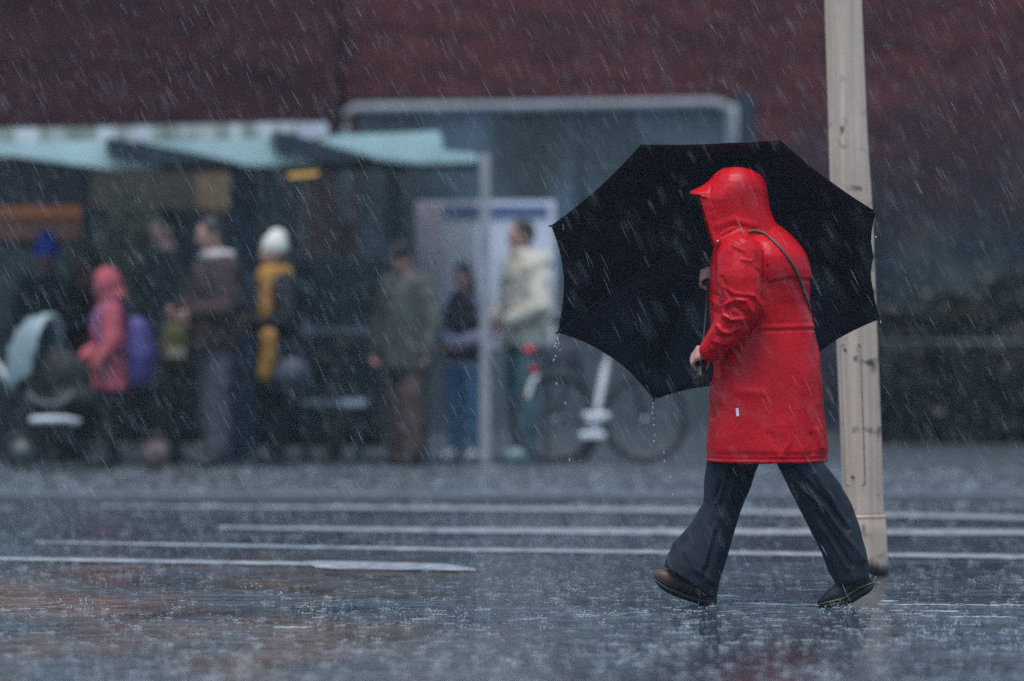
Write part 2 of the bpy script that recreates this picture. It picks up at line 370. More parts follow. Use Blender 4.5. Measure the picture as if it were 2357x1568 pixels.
def coat_disp(co,nm):
    px,py=to_px(co); y=co[:,1]
    sl=np.minimum(np.minimum(seg_dist(co,LS2,LE2)-.092,seg_dist(co,LE2,LWc)-.064),seg_dist(co,W(1722,600,-.12),LS2)-.088)<.012
    D=np.zeros(len(co)); near=(y<-.02)
    body_=~sl
    D+=nz(co,5,5,3)*.005+nz(co,13,13,9,5)*.0014
    D[sl]+=(nz(co[sl],16,16,20,3)*.0022)
    low=np.clip((py-770)/150,0,1)*body_
    D+=low*(nz(co,9,9,1.6,9)*.008)
    ws=752-(px-1800)*.03
    D+=body_*(np.exp(-((py-ws)/4.5)**2)*.0032-np.exp(-((py-ws-9)/3)**2)*.0032-np.exp(-((py-ws+7)/3)**2)*.001)
    pk=body_*np.exp(-(np.abs(py-ws)/26)**2)*np.sin(px*.28+nz(co,20,20,20)*3)*.0012; D+=pk
    hem=np.where(py>0,1054+4*(-y)/.24,0)
    D+=body_*(-np.exp(-((py-hem)/2.6)**2)*.006-np.exp(-((py-hem+9)/7)**2)*.004)
    ye=np.where(px<1825,650-(px-1762)*.206,np.minimum(637+(px-1825)*.3,643))
    yk=body_*(py<ye)*(py>545)*np.clip((px-1742)/18,0,1); D+=yk*.008*np.clip((py-545)/60,0,1)
    D-=body_*np.exp(-((py-ye-3)/3.5)**2)*.005*np.clip((px-1750)/10,0,1)
    ah=poly_dist(px,py,[(1690,545),(1718,565),(1738,588),(1750,618),(1757,652),(1759,690)])
    D-=near*np.exp(-(ah/4)**2)*.0045
    ah2=poly_dist(px,py,[(1700,541),(1726,558),(1748,582),(1761,618),(1767,652)])
    D+=near*body_*np.exp(-(ah2/6)**2)*.0015
    for pl,a,w in FOLD:
        D+=near*np.exp(-(poly_dist(px,py,pl)/(w*.78))**2)*a*1.2
    for pl,a,w in [([(1650,870),(1700,900),(1760,905)],.004,9),([(1636,885),(1665,893)],.009,6),([(1633,915),(1650,935),(1640,960)],-.006,7),([(1800,980),(1815,1020),(1800,1050)],.005,8),([(1770,1000),(1800,1040)],-.004,8),([(1880,990),(1893,1030)],.007,6),([(1868,1000),(1876,1040)],-.006,6),([(1885,800),(1880,860),(1888,930)],.004,7)]:
        D+=body_*near*np.exp(-(poly_dist(px,py,pl)/w)**2)*a
    return co+nm*D[:,None]
coat=remesh(mb,'coat',COAT,None,.0048,7,coat_disp); keep(coat,walker)
cb=bvh_of(coat)
# hood: a shell open at the face, its rows follow the outline in the photograph
HR=[(384.5,1688,1698,.028,178),(387.5,1667,1720,.056,178),(394,1656,1737,.08,178),(404,1643,1751,.102,178),(418,1634,1759,.117,178),(434,1622,1765,.127,174),(448,1609,1767,.131,166),(458,1607,1769,.134,152),
    (476,1613,1773,.136,141),(500,1620,1781,.138,134),(522,1627,1791,.14,131),(540,1632,1798,.147,130),(553,1636,1800,.152,128),(567,1640,1790,.15,127)]
def hood_rows(off):
    rows=[]
    for py,l,r,hy,tm in HR:
        l2,r2=l,r-off*590; hy2=hy-off; k=(1-math.cos(R(tm)))
        a=(r2-l2)/k; c=r2-a; th=np.linspace(-tm,tm,48); row=[]
        for t in th:
            p=W(c+a*math.cos(R(t)),py+off*(300 if py<400 else 0)); p[1]+=hy2*math.sin(R(t)); 
            row.append(p)
        rows.append(row)
    return rows
ro,ri=hood_rows(0),hood_rows(.011)
HB=MB(); n=48; m=len(ro)
V=[p for r_ in ro for p in r_]+[p for r_ in ri for p in r_]; F=[]; off=n*m
for i in range(m-1):
    for j in range(n-1):
        a=i*n+j; F.append((a,a+1,a+n+1,a+n)); F.append((off+a,off+a+n,off+a+n+1,off+a+1))
    for j in (0,n-1):
        a=i*n+j; F.append((a,a+n,off+a+n,off+a))
F.append(tuple(range(n))); F.append(tuple(off+i for i in range(n-1,-1,-1)))
for j in range(n-1):
    a=(m-1)*n+j; F.append((a,a+1,off+a+1,off+a))
HB.add(V,F)
# visor of the hood
rows=[]
for q in np.linspace(-1,1,25):
    s_=math.sqrt(max(1-abs(q)**2.4,0)); y=.104*q
    tip=W(1617-30*s_,449-4.5*s_+4*(1-s_),y*.9); up=W(1657-7*s_,403+32*abs(q)**2.2,y); lo=W(1628-12*s_,453+3*abs(q),y); bk=W(1690,432,y*.7)
    rows.append([tip+np.array([0,0,.002]),tip*.52+up*.48-np.array([0,0,.007]),up,bk,lo,tip*.5+lo*.5+np.array([0,0,.003]),tip-np.array([0,0,.002])])
HB.loft(rows)
def hood_disp(co,nm):
    px,py=to_px(co); D=nz(co,7,7,7,2)*.006+nz(co,18,18,14,4)*.0025
    edge=poly_dist(px,py,[(1616,458),(1622,476),(1630,510),(1639,545),(1646,566)])
    D+=-np.exp(-((edge-10)/2.5)**2)*.003
    D+=-np.exp(-(poly_dist(px,py,[(1636,430),(1632,450),(1640,480)])/4)**2)*.004
    D+=np.exp(-(poly_dist(px,py,[(1650,520),(1690,505),(1740,520)])/8)**2)*.005-np.exp(-(poly_dist(px,py,[(1660,540),(1700,522),(1750,530)])/7)**2)*.005
    return co+nm*D[:,None]
hood=remesh(HB,'hood',COAT,None,.0045,5,hood_disp); hood.parent=coat
hb=bvh_of(hood)
# snap button at the hood corner, white tag on the coat
p,nrm=hit(hb,1653,556)
b_=MB(); b_.ell(p+nrm*.002,(.0055,.0035,.0055)); b_.obj('snap_button',plain('brass_snap',(.7,.55,.3),.25,1),coat)
t=MB(); corner=[hit(cb,x,y) for x,y in ((1694.5,940),(1700.5,939.5),(1702,958),(1696,958.5))]
t.add([c+n_*.0015 for c,n_ in corner]+[c+n_*.0035 for c,n_ in corner],[(0,1,2,3),(7,6,5,4),(0,4,5,1),(1,5,6,2),(2,6,7,3),(3,7,4,0)]); t.obj('reflective_tag',plain('white_tag',(.85,.85,.92),.4),coat,False)
# trousers
def leg(pairs):
    rings=[]
    for (lx,ly),(rx,ry),hy,yc in pairs:
        a=W(lx,ly,yc); b2=W(rx,ry,yc); c=(a+b2)/2; u=(b2-a)/2; th=np.linspace(0,2*math.pi,32,endpoint=False)
        co_,si=np.cos(th),np.sin(th); p=2.25
        rings.append(c+ (np.sign(co_)*abs(co_)**(2/p))[:,None]*u+(np.sign(si)*abs(si)**(2/p))[:,None]*np.array([0,hy,0]))
    return rings
front=[((1650,960),(1790,960),.10,.06),((1632,1010),(1765,1020),.10,.07),((1626,1071),(1742,1079),.10,.08),((1621,1105),(1727,1120),.098,.08),((1617,1160),(1707,1172),.092,.08),((1594,1202),(1693,1215),.09,.075),((1567,1236),(1682,1255),.094,.07),((1546,1261),(1670,1296),.10,.065),((1535,1284),(1658,1340),.104,.06),((1530,1302),(1648,1375),.105,.06),((1549,1315),(1640,1378),.10,.06)]
rear=[((1735,960),(1880,960),.10,-.06),((1758,1010),(1888,1010),.10,-.07),((1790,1072),(1897,1064),.10,-.08),((1822,1133),(1934,1112),.098,-.08),((1853,1194),(1961,1165),.092,-.075),((1880,1250),(1981,1222),.094,-.07),((1895,1288),(1992,1262),.10,-.065),((1905,1315),(1999,1300),.103,-.06),((1917,1337),(2002,1326),.103,-.06),((1922,1346),(1999,1336),.098,-.06)]
tm=MB(); tm.loft(leg(front)); tm.loft(leg(rear)); tm.loft([ring(1645,1890,y,.17) for y in (900,985,1030)])
TF=[([(1672,1088),(1655,1147),(1600,1211),(1556,1255)],.007,7),([(1690,1100),(1676,1160),(1640,1230),(1625,1300)],.005,8),([(1660,1110),(1640,1165),(1590,1225)],-.007,6),([(1655,1200),(1640,1260),(1620,1330)],-.005,8),([(1580,1270),(1600,1310),(1640,1340)],.005,8),
    ([(1812,1084),(1855,1130),(1897,1168),(1936,1224),(1985,1290)],.008,6),([(1825,1080),(1870,1125),(1912,1165),(1950,1220)],-.007,6),([(1876,1090),(1915,1150),(1950,1215),(1975,1290)],.006,7),([(1880,1180),(1920,1240),(1960,1300)],-.007,6),([(1900,1220),(1930,1270),(1950,1310)],.005,6)]
def tr_disp(co,nm):
    px,py=to_px(co); D=nz(co,8,8,5,1)*.006+nz(co,20,20,14,8)*.003; near=np.clip((.12-co[:,1])/.05,0,1)
    for pl,a,w in TF: D+=near*np.exp(-(poly_dist(px,py,pl)/(w*.85))**2)*a*1.9
    return co+nm*D[:,None]
keep(remesh(tm,'trousers',DENIM,None,.005,2,tr_disp),walker)
# shoes
LEATHER=fabric('brown_leather',(.085,.034,.028),.55,.6,40,.7,coat=.12); SOLE=plain('dark_sole',(.014,.014,.015),.5); DARKL=fabric('black_leather',(.014,.014,.015),.55,.4,40,.7,coat=.1); TAN=plain('tan_welt',(.24,.18,.11),.5)
def shoe(st,yc,up_mat,welt):
    def prof(f0,f1,wk):
        rings=[]
        for (bx,by),(tx,ty),hw in st:
            a=W(bx+(tx-bx)*f0,by+(ty-by)*f0,yc); c=W(bx+(tx-bx)*f1,by+(ty-by)*f1,yc); h=(c-a); m_=(a+c)/2
            th=np.linspace(0,2*math.pi,20,endpoint=False); p=3.2 if wk>1 else 2.2
            co_,si=np.cos(th),np.sin(th)
            rings.append(m_+(np.sign(co_)*abs(co_)**(2/p))[:,None]*np.array([0,hw*wk,0])+(np.sign(si)*abs(si)**(2/p))[:,None]*h/2)
        return rings
    U=MB(); U.loft(prof(.16,1,.96))
    o=U.obj('shoe',up_mat); keep(o,walker)
    S=MB(); S.loft(prof(0,.34,1.06)); so=S.obj('sole',SOLE); so.parent=o
    w_=MB(); w_.loft(prof(.31,.41,1.09)); w_.obj('welt',welt,o)
    lc=MB()
    for k_ in range(4):
        i=len(st)//2-1+k_//2*0; f_=.82+.0*k_
        (bx,by),(tx,ty),hw=st[min(3+ (k_%2),len(st)-1)] if False else st[4]
    return o
fs=[((1650,1388),(1650,1368),.02),((1641,1395),(1638,1340),.034),((1615,1392.5),(1612,1333),.037),((1590,1386),(1590,1326),.038),((1560,1375),(1570,1320),.043),((1535,1364),(1548,1313),.048),((1520,1354),(1527,1309),.046),((1509,1341),(1514,1311),.033),((1504,1329),(1508,1318),.012)]
rs=[((1882,1394),(1881,1384),.012),((1890,1398),(1888,1373),.034),((1905,1399),(1902,1359),.045),((1925,1400),(1918,1346),.047),((1945,1398),(1935,1335),.044),((1962,1388),(1950,1322),.038),((1983,1375),(1968,1310),.035),((2000,1365),(1985,1311),.034),((2010,1353),(1998,1321),.026),((2014,1344),(2006,1332),.01)]
shoe(fs,.06,LEATHER,SOLE); shoe(rs,-.06,DARKL,TAN)

# shoulder bag: strap over the back, pouch on the far hip
SP=[(1722,535),(1738,531.5),(1757,537),(1777,553),(1801,578),(1823,608),(1838,638),(1849,672),(1858,697),(1864,716)]
pts=[];nrs=[]
for a,b2 in zip(SP[:-1],SP[1:]):
    for k_ in range(5):
        x,y=a[0]+(b2[0]-a[0])*k_/5,a[1]+(b2[1]-a[1])*k_/5
        hs=[q for q in (hit(cb,x,y),hit(hb,x,y)) if q[0] is not None]
        if hs:
            p,nr=min(hs,key=lambda q:q[0][1]); pts.append(p); nrs.append(nr)
pts=np.array(pts);nrs=np.array(nrs)
for _ in range(4): pts[1:-1]=(pts[:-2]+pts[1:-1]*2+pts[2:])/4; nrs[1:-1]=(nrs[:-2]+nrs[1:-1]*2+nrs[2:])/4
rings=[]
for i,p in enumerate(pts):
    t_=pts[min(i+1,len(pts)-1)]-pts[max(i-1,0)]; t_/=np.linalg.norm(t_); nr=nrs[i]/np.linalg.norm(nrs[i]); sd=np.cross(t_,nr); sd/=np.linalg.norm(sd); w_=.0046
    rings.append([p+nr*.002-sd*w_,p+nr*.009-sd*w_*.9,p+nr*.009+sd*w_*.9,p+nr*.002+sd*w_])
# continue round the far side of the back to the pouch
for x,y,yy in ((1856,735,.07),(1835,775,.2),(1790,850,.26)):
    p=W(x,y,yy); rings.append([p+np.array(v) for v in ((0,0,-.008),(.006,.004,-.008),(.006,.004,.008),(0,0,.008))])
bag=empty('shoulder_bag',W(1790,930,.29)); tag(bag,'thin taupe shoulder strap lying across the back of the red raincoat','bag')
sb=MB(); sb.loft(rings); STR=fabric('taupe_strap',(.13,.075,.055),.35,.3,60,.2); keep(sb.obj('strap',STR),bag)
pb=MB(); pb.loft([ring(1730,1850,y,.035,3.5,24,.285) for y in (845,860,900,925,935)]); keep(pb.obj('pouch',STR),bag)

# ================================================================== THE UMBRELLA
um=empty('umbrella',tuple(lhc)); tag(um,'large black eight ribbed umbrella tilted behind the person in red','umbrella')
CANOPY=fabric('black_umbrella_cloth',(.019,.021,.034),.6,.35,300,.3,spec=.25); ROD=plain('dark_steel_rod',(.03,.03,.034),.6,0); GRIP=plain('black_grip',(.012,.012,.013),.4)
CRIM=HUB-AX*.17
def ray_plane(px,py,c,n_):
    o=np.array([0,CAM_Y,CAM_H]); dv=np.array([(px-CX)/FPX,1,(HY-py)/FPX]); return o+dv*(((c-o)@n_)/(dv@n_))
VP=[(1475,333),(1795,322),(2015,487),(2025,735),(1805,905),(1505,920),(1283,765),(1268,520)]
SC=[.012,.02,.045,.065,.065,.062,.060,.03]
RV=[ray_plane(x,y,CRIM,AX) for x,y in VP]
def rib(V_,r): return HUB+(V_-HUB)*r+AX*.075*math.sin(math.pi*min(r,1))*(1-.25*r)
cm=MB(); NR,NT=18,14
for i in range(8):
    A,B=RV[i],RV[(i+1)%8]; v=[]
    for a in range(NR+1):
        for b2 in range(NT+1):
            t_=b2/NT; sc=SC[i]*4*t_*(1-t_); r_=.02+.98*a/NR*(1-sc*(a/NR))
            p=rib(A,r_)*(1-t_)+rib(B,r_)*t_
            p=p-AX*.016*4*t_*(1-t_)*math.sin(math.pi*min(r_*.9,1))
            p=p+AX*.004*mnoise.noise(Vector(p)*9)
            if i==2 and abs(t_-.42)<.16 and a>NR-2: p=p+(p-CRIM)/np.linalg.norm(p-CRIM)*.014*(1-abs(t_-.42)/.16)
            v.append(p)
    f=[(a*(NT+1)+b2,a*(NT+1)+b2+1,(a+1)*(NT+1)+b2+1,(a+1)*(NT+1)+b2) for a in range(NR) for b2 in range(NT)]
    cm.add(v,f)
can=cm.obj('canopy',CANOPY); 
bm=bmesh.new(); bm.from_mesh(can.data); bmesh.ops.remove_doubles(bm,verts=bm.verts[:],dist=.002); bmesh.ops.recalc_face_normals(bm,faces=bm.faces[:]); bm.to_mesh(can.data); bm.free()
for e_ in can.data.polygons: e_.use_smooth=True
sdm=can.modifiers.new('t','SOLIDIFY'); sdm.thickness=.0012; keep(can,um)
cen=AX
for i in range(8):
    q=[rib(RV[i],r_)-AX*.006 for r_ in np.linspace(.02,1.0,14)]
    rb=MB(); rb.tube(q,.0028,6); ro_=rb.obj('rib',ROD); keep(ro_,um)
    tp=MB(); e_=RV[i]-rib(RV[i],.97); e_/=np.linalg.norm(e_); tp.cap(RV[i]-e_*.012,.0038,RV[i]+e_*.008,.0032,8,3); tp.obj('rib_tip',GRIP,ro_)
    st=MB(); st.tube([HUB-AX*.27,rib(RV[i],.42)-AX*.008],.002,6); keep(st.obj('stretcher',ROD),um)
    sm=MB(); sm.tube([rib(RV[i],r_)-AX*.0022 for r_ in np.linspace(.05,.99,14)],.004,6,flat=.4,up=tuple(AX)); sm.obj('seam',CANOPY,can)
s_=MB(); s_.tube([H0+AX*.02,HUB+AX*.06],.0055,10); keep(s_.obj('shaft',ROD),um)
s_=MB(); s_.tube([HUB-AX*.30,HUB-AX*.25],.011,12); keep(s_.obj('runner',GRIP),um)
s_=MB(); s_.chain([H0-AX*.005,H0+AX*.13],[.0175,.015]); keep(s_.obj('handle',GRIP),um)
s_=MB(); s_.cap(HUB+AX*.02,.012,HUB+AX*.075,.005); keep(s_.obj('ferrule',GRIP),um)
lt=MB(); q=[ray_plane(x,y,CRIM+AX*.03,AX) for x,y in ((1295,511),(1299,511),(1299,525),(1295,525))]
q=[p-AX*.014 for p in q]; lt.add(q+[p+AX*.002 for p in q],[(0,1,2,3),(7,6,5,4),(0,4,5,1),(1,5,6,2),(2,6,7,3),(3,7,4,0)]); keep(lt.obj('care_label',plain('pink_label',(.5,.25,.25),.7),None,False),um)

# ================================================================== THE LAMP POST
def pole_mat():
    m,nt,b,L=basemat('painted_steel'); tc=nd(nt,'ShaderNodeTexCoord')
    n1=nd(nt,'ShaderNodeTexNoise',i_Scale=3.0,i_Detail=7.0); L(tc.outputs['Object'],n1.inputs['Vector'])
    r=ramp(nt,[(.3,(.74,.54,.42)),(.7,(.86,.64,.51))]); L(n1.outputs['Fac'],r.inputs['Fac'])
    v=nd(nt,'ShaderNodeTexNoise',i_Scale=9.0,i_Detail=5.0,i_Distortion=.6); L(tc.outputs['Object'],v.inputs['Vector'])
    r2=ramp(nt,[(.60,(0,0,0)),(.70,(1,1,1))]); L(v.outputs['Fac'],r2.inputs['Fac'])
    mx=nd(nt,'ShaderNodeMix',data_type='RGBA'); L(r2.outputs['Color'],mx.inputs[0]); L(r.outputs['Color'],mx.inputs[6]); mx.inputs[7].default_value=(.10,.085,.07,1)
    sx=nd(nt,'ShaderNodeSeparateXYZ'); L(tc.outputs['Object'],sx.inputs[0])
    st=nd(nt,'ShaderNodeMath',operation='MULTIPLY_ADD'); L(v.outputs['Fac'],st.inputs[0]); st.inputs[1].default_value=.22; L(sx.outputs['Z'],st.inputs[2])
    mr=nd(nt,'ShaderNodeMapRange'); mr.inputs['From Min'].default_value=.20; mr.inputs['From Max'].default_value=.14; L(st.outputs[0],mr.inputs['Value'])
    m2=nd(nt,'ShaderNodeMix',data_type='RGBA'); L(mr.outputs['Result'],m2.inputs[0]); L(mx.outputs[2],m2.inputs[6]); m2.inputs[7].default_value=(.05,.05,.04,1)
    ms=nd(nt,'ShaderNodeMapping'); ms.inputs['Scale'].default_value=(28,28,.7); L(tc.outputs['Object'],ms.inputs[0]); ns=nd(nt,'ShaderNodeTexNoise',i_Scale=1.0,i_Detail=4.0); L(ms.outputs[0],ns.inputs['Vector']); rs_=ramp(nt,[(.35,(.70,.68,.64)),(.6,(1,1,1))]); L(ns.outputs['Fac'],rs_.inputs['Fac'])
    mst=nd(nt,'ShaderNodeMix',data_type='RGBA',blend_type='MULTIPLY'); mst.inputs[0].default_value=.8; L(m2.outputs[2],mst.inputs[6]); L(rs_.outputs['Color'],mst.inputs[7]); L(mst.outputs[2],b.inputs['Base Color'])
    n3=nd(nt,'ShaderNodeTexNoise',i_Scale=30.0,i_Detail=4.0); L(tc.outputs['Object'],n3.inputs['Vector'])
    bp=nd(nt,'ShaderNodeBump',i_Strength=.25,i_Distance=.004); L(n3.outputs['Fac'],bp.inputs['Height']); L(bp.outputs['Normal'],b.inputs['Normal'])
    b.inputs['Roughness'].default_value=.38; b.inputs['Coat Weight'].default_value=.3; b.inputs['Coat Roughness'].default_value=.12
    return m
PM=pole_mat(); PD=24.3
LE_=[(-3200,1802),(-1800,1844),(0,1898),(400,1910),(802,1926.4),(985,1934.5),(1095,1938.6),(1186,1942),(1190,1940),(1326,1945)]
RE_=[(-3200,1848),(-1800,1907),(0,1983),(330,1997),(480,2008),(741,2018),(985,2028),(1186,2034),(1190,2037),(1250,2041),(1330,2043)]
def edge(T,py): return np.interp(py,[a for a,_ in T],[b for _,b in T])
def pole_ring(py,grow=1.0,n=56):
    a=pt(edge(LE_,py),py,PD); b=pt(edge(RE_,py),py,PD); c=(a+b)/2; w=(b[0]-a[0])/2*grow
    th=np.linspace(0,2*math.pi,n,endpoint=False); p=5.5
    q=np.stack([np.sign(np.cos(th))*abs(np.cos(th))**(2/p),np.sign(np.sin(th))*abs(np.sin(th))**(2/p)],1)
    A=R(27.5); q=q@np.array([[math.cos(A),math.sin(A)],[-math.sin(A),math.cos(A)]]); q/=abs(q[:,0]).max()
    return np.stack([c[0]+q[:,0]*w,c[1]+q[:,1]*w,np.full(n,c[2])],1)
lp=empty('lamp_post',pt(1994,1325,PD)); tag(lp,'tall beige painted steel post leaning slightly behind the person in red','lamp post')
pm_=MB(); pm_.loft([pole_ring(y) for y in list(np.linspace(-3200,1180,60))+[1187]]); col=pm_.obj('shaft',PM); keep(col,lp)
pm_=MB(); pm_.loft([pole_ring(y,1.012) for y in (1187.5,1190,1230,1270,1300,1326)]); keep(pm_.obj('base_sleeve',PM),lp)
pm_=MB(); pm_.loft([pole_ring(1184,1.005),pole_ring(1185.5,1.04),pole_ring(1190.5,1.04),pole_ring(1192,1.005)]); keep(pm_.obj('weld_collar',PM),lp)
pb_=bvh_of(col); 
def pole_plate(x0,x1,y0,y1,off,th,rad,name,mat):
    P_=[]
    for cx_,cy_,a0 in ((x1-rad,y0+rad,-90),(x1-rad,y1-rad,0),(x0+rad,y1-rad,90),(x0+rad,y0+rad,180)):
        for k_ in range(5):
            a=R(a0+90*k_/4); yy=cy_+rad*math.sin(a); sh=(yy-954)*.036
            P_.append(hit(pb_,cx_+rad*math.cos(a)+sh,yy))
    nn=np.mean([q[1] for q in P_],0); nn/=np.linalg.norm(nn); v=[q[0]+nn*off for q in P_]+[q[0]+nn*(off+th) for q in P_]; n_=len(P_)
    mb_=MB(); mb_.add(v,[tuple(range(n_)),tuple(range(2*n_-1,n_-1,-1))]+[(i,(i+1)%n_,(i+1)%n_+n_,i+n_) for i in range(n_)])
    o=mb_.obj(name,mat,None,False); keep(o,lp); return o
pole_plate(1940,1987,791,1118,-.001,.0022,8,'panel_gap',plain('gap_dark',(.06,.05,.045),.8))
ap=pole_plate(1941.5,1985,793,1115.5,.0022,.003,7,'access_panel',PM)
for x,y in ((1964.5,1098.5),(1947,806)):
    c,n_=hit(pb_,x,y); k_=MB(); k_.tube([c+n_*.003,c+n_*.0075],[.0075,.0065],12); k_.obj('lock',plain('lock_dark',(.03,.028,.026),.4,.6),ap); 
# lamp arm and head above the picture
tp_=pole_ring(-3200).mean(0); k_=MB(); k_.tube([tp_,tp_+np.array((-.1,-.2,.25)),tp_+np.array((-.2,-1.4,.4))],[.04,.035,.03],10); keep(k_.obj('lamp_arm',PM),lp)
k_=MB(); k_.ell(tp_+np.array((-.22,-1.65,.4)),(.14,.34,.07)); keep(k_.obj('lamp_head',plain('lamp_grey',(.2,.2,.2),.4)),lp)

# ================================================================== GROUND, ROAD, PLATFORM
def wet(name, c1, c2, brown=None, r0=.06, r1=.24, bump=1.0):
    m,nt,b,L=basemat(name); tc=nd(nt,'ShaderNodeTexCoord'); O=tc.outputs['Object']
    n1=nd(nt,'ShaderNodeTexNoise',i_Scale=.9,i_Detail=8.0,i_Roughness=.6); L(O,n1.inputs['Vector'])
    r=ramp(nt,[(.35,c1),(.65,c2)]); L(n1.outputs['Fac'],r.inputs['Fac']); colr=r.outputs['Color']
    if brown:  # reflections of warm lights painted into the base colour as brown patches
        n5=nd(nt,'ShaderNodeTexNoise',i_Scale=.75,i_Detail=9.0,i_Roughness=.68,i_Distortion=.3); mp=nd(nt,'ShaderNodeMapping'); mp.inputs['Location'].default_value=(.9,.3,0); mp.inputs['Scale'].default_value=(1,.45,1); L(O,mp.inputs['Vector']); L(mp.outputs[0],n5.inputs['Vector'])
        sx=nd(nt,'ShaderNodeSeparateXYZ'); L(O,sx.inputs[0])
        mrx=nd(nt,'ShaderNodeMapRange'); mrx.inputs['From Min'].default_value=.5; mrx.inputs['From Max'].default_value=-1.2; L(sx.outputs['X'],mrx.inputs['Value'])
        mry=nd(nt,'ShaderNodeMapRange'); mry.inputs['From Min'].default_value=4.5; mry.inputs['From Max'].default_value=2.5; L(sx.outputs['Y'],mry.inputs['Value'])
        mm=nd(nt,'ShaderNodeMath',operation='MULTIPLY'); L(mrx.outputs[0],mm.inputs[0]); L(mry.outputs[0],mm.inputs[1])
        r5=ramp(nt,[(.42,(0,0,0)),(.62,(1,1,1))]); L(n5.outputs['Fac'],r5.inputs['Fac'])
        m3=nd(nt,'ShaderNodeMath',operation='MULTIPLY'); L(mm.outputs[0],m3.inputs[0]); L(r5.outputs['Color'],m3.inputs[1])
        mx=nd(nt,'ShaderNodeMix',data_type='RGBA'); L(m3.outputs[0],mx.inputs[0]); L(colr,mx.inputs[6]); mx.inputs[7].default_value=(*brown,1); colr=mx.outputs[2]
    L(colr,b.inputs['Base Color'])
    n2=nd(nt,'ShaderNodeTexNoise',i_Scale=2.2,i_Detail=6.0,i_Roughness=.65); L(O,n2.inputs['Vector'])
    rr=nd(nt,'ShaderNodeMapRange'); rr.inputs['From Min'].default_value=.35; rr.inputs['From Max'].default_value=.65; rr.inputs['To Min'].default_value=r0; rr.inputs['To Max'].default_value=r1; L(n2.outputs['Fac'],rr.inputs['Value']); L(rr.outputs['Result'],b.inputs['Roughness'])
    # drop rings
    vo=nd(nt,'ShaderNodeTexVoronoi',i_Scale=9.0); L(O,vo.inputs['Vector'])
    s1=nd(nt,'ShaderNodeMath',operation='MULTIPLY'); L(vo.outputs['Distance'],s1.inputs[0]); s1.inputs[1].default_value=42.0
    s2=nd(nt,'ShaderNodeMath',operation='SINE'); L(s1.outputs[0],s2.inputs[0])
    fo=nd(nt,'ShaderNodeMapRange'); fo.inputs['From Min'].default_value=.5; fo.inputs['From Max'].default_value=.1; L(vo.outputs['Distance'],fo.inputs['Value'])
    s3=nd(nt,'ShaderNodeMath',operation='MULTIPLY'); L(s2.outputs[0],s3.inputs[0]); L(fo.outputs[0],s3.inputs[1])
    n3=nd(nt,'ShaderNodeTexNoise',i_Scale=30.0,i_Detail=3.0,i_Roughness=.5); L(O,n3.inputs['Vector'])
    n4=nd(nt,'ShaderNodeTexNoise',i_Scale=5.5,i_Detail=5.0,i_Distortion=.4); L(O,n4.inputs['Vector'])
    b1=nd(nt,'ShaderNodeBump',i_Strength=.5*bump,i_Distance=.0005); L(s3.outputs[0],b1.inputs['Height'])
    b2=nd(nt,'ShaderNodeBump',i_Strength=.5*bump,i_Distance=.004); L(n3.outputs['Fac'],b2.inputs['Height']); L(b1.outputs['Normal'],b2.inputs['Normal'])
    b3=nd(nt,'ShaderNodeBump',i_Strength=.8*bump,i_Distance=.027); L(n4.outputs['Fac'],b3.inputs['Height']); L(b2.outputs['Normal'],b3.inputs['Normal'])
    mq=nd(nt,'ShaderNodeMapping'); mq.inputs['Scale'].default_value=(13,3.2,1); L(O,mq.inputs['Vector']); n6=nd(nt,'ShaderNodeTexNoise',i_Scale=1.0,i_Detail=4.0,i_Roughness=.55,i_Distortion=.7); L(mq.outputs[0],n6.inputs['Vector'])
    b4=nd(nt,'ShaderNodeBump',i_Strength=1.0*bump,i_Distance=.022); L(n6.outputs['Fac'],b4.inputs['Height']); L(b3.outputs['Normal'],b4.inputs['Normal'])
    n7=nd(nt,'ShaderNodeTexNoise',i_Scale=1.3,i_Detail=4.0,i_Distortion=.5); L(O,n7.inputs['Vector']); pu=nd(nt,'ShaderNodeMapRange'); pu.inputs['From Min'].default_value=.38; pu.inputs['From Max'].default_value=.62; pu.inputs['To Min'].default_value=.15; pu.inputs['To Max'].default_value=1.0*bump
    L(n7.outputs['Fac'],pu.inputs['Value']); L(pu.outputs[0],b4.inputs['Strength']); L(pu.outputs[0],b3.inputs['Strength'])
    L(b4.outputs['Normal'],b.inputs['Normal']); b.inputs['IOR'].default_value=1.5; b.inputs['Coat Weight'].default_value=.0
    return m
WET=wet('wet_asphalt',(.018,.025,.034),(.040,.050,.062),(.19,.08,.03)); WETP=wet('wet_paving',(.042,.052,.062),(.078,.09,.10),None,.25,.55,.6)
def sheet(name,x0,x1,y0,y1,z,mat,k='structure'):
    mb_=MB(); mb_.add([(x0,y0,z),(x1,y0,z),(x1,y1,z),(x0,y1,z)],[(0,1,2,3)]); o=mb_.obj(name,mat,None,False); return kind(o,k)
sheet('ground',-250,250,-250,250,0,wet('wet_ground',(.03,.033,.036),(.05,.052,.055)))
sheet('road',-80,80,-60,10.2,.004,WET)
KY=10.25
mb_=MB(); mb_.box((-80,KY+.14,0.001),(80,26,.06)); kind(mb_.obj('platform',WETP,None,False),'structure')
mb_=MB(); mb_.box((-80,KY,.001),(80,KY+.137,.063)); kind(mb_.obj('kerb',plain('kerb_stone',(.15,.16,.17),.4),None,False,.01),'structure')
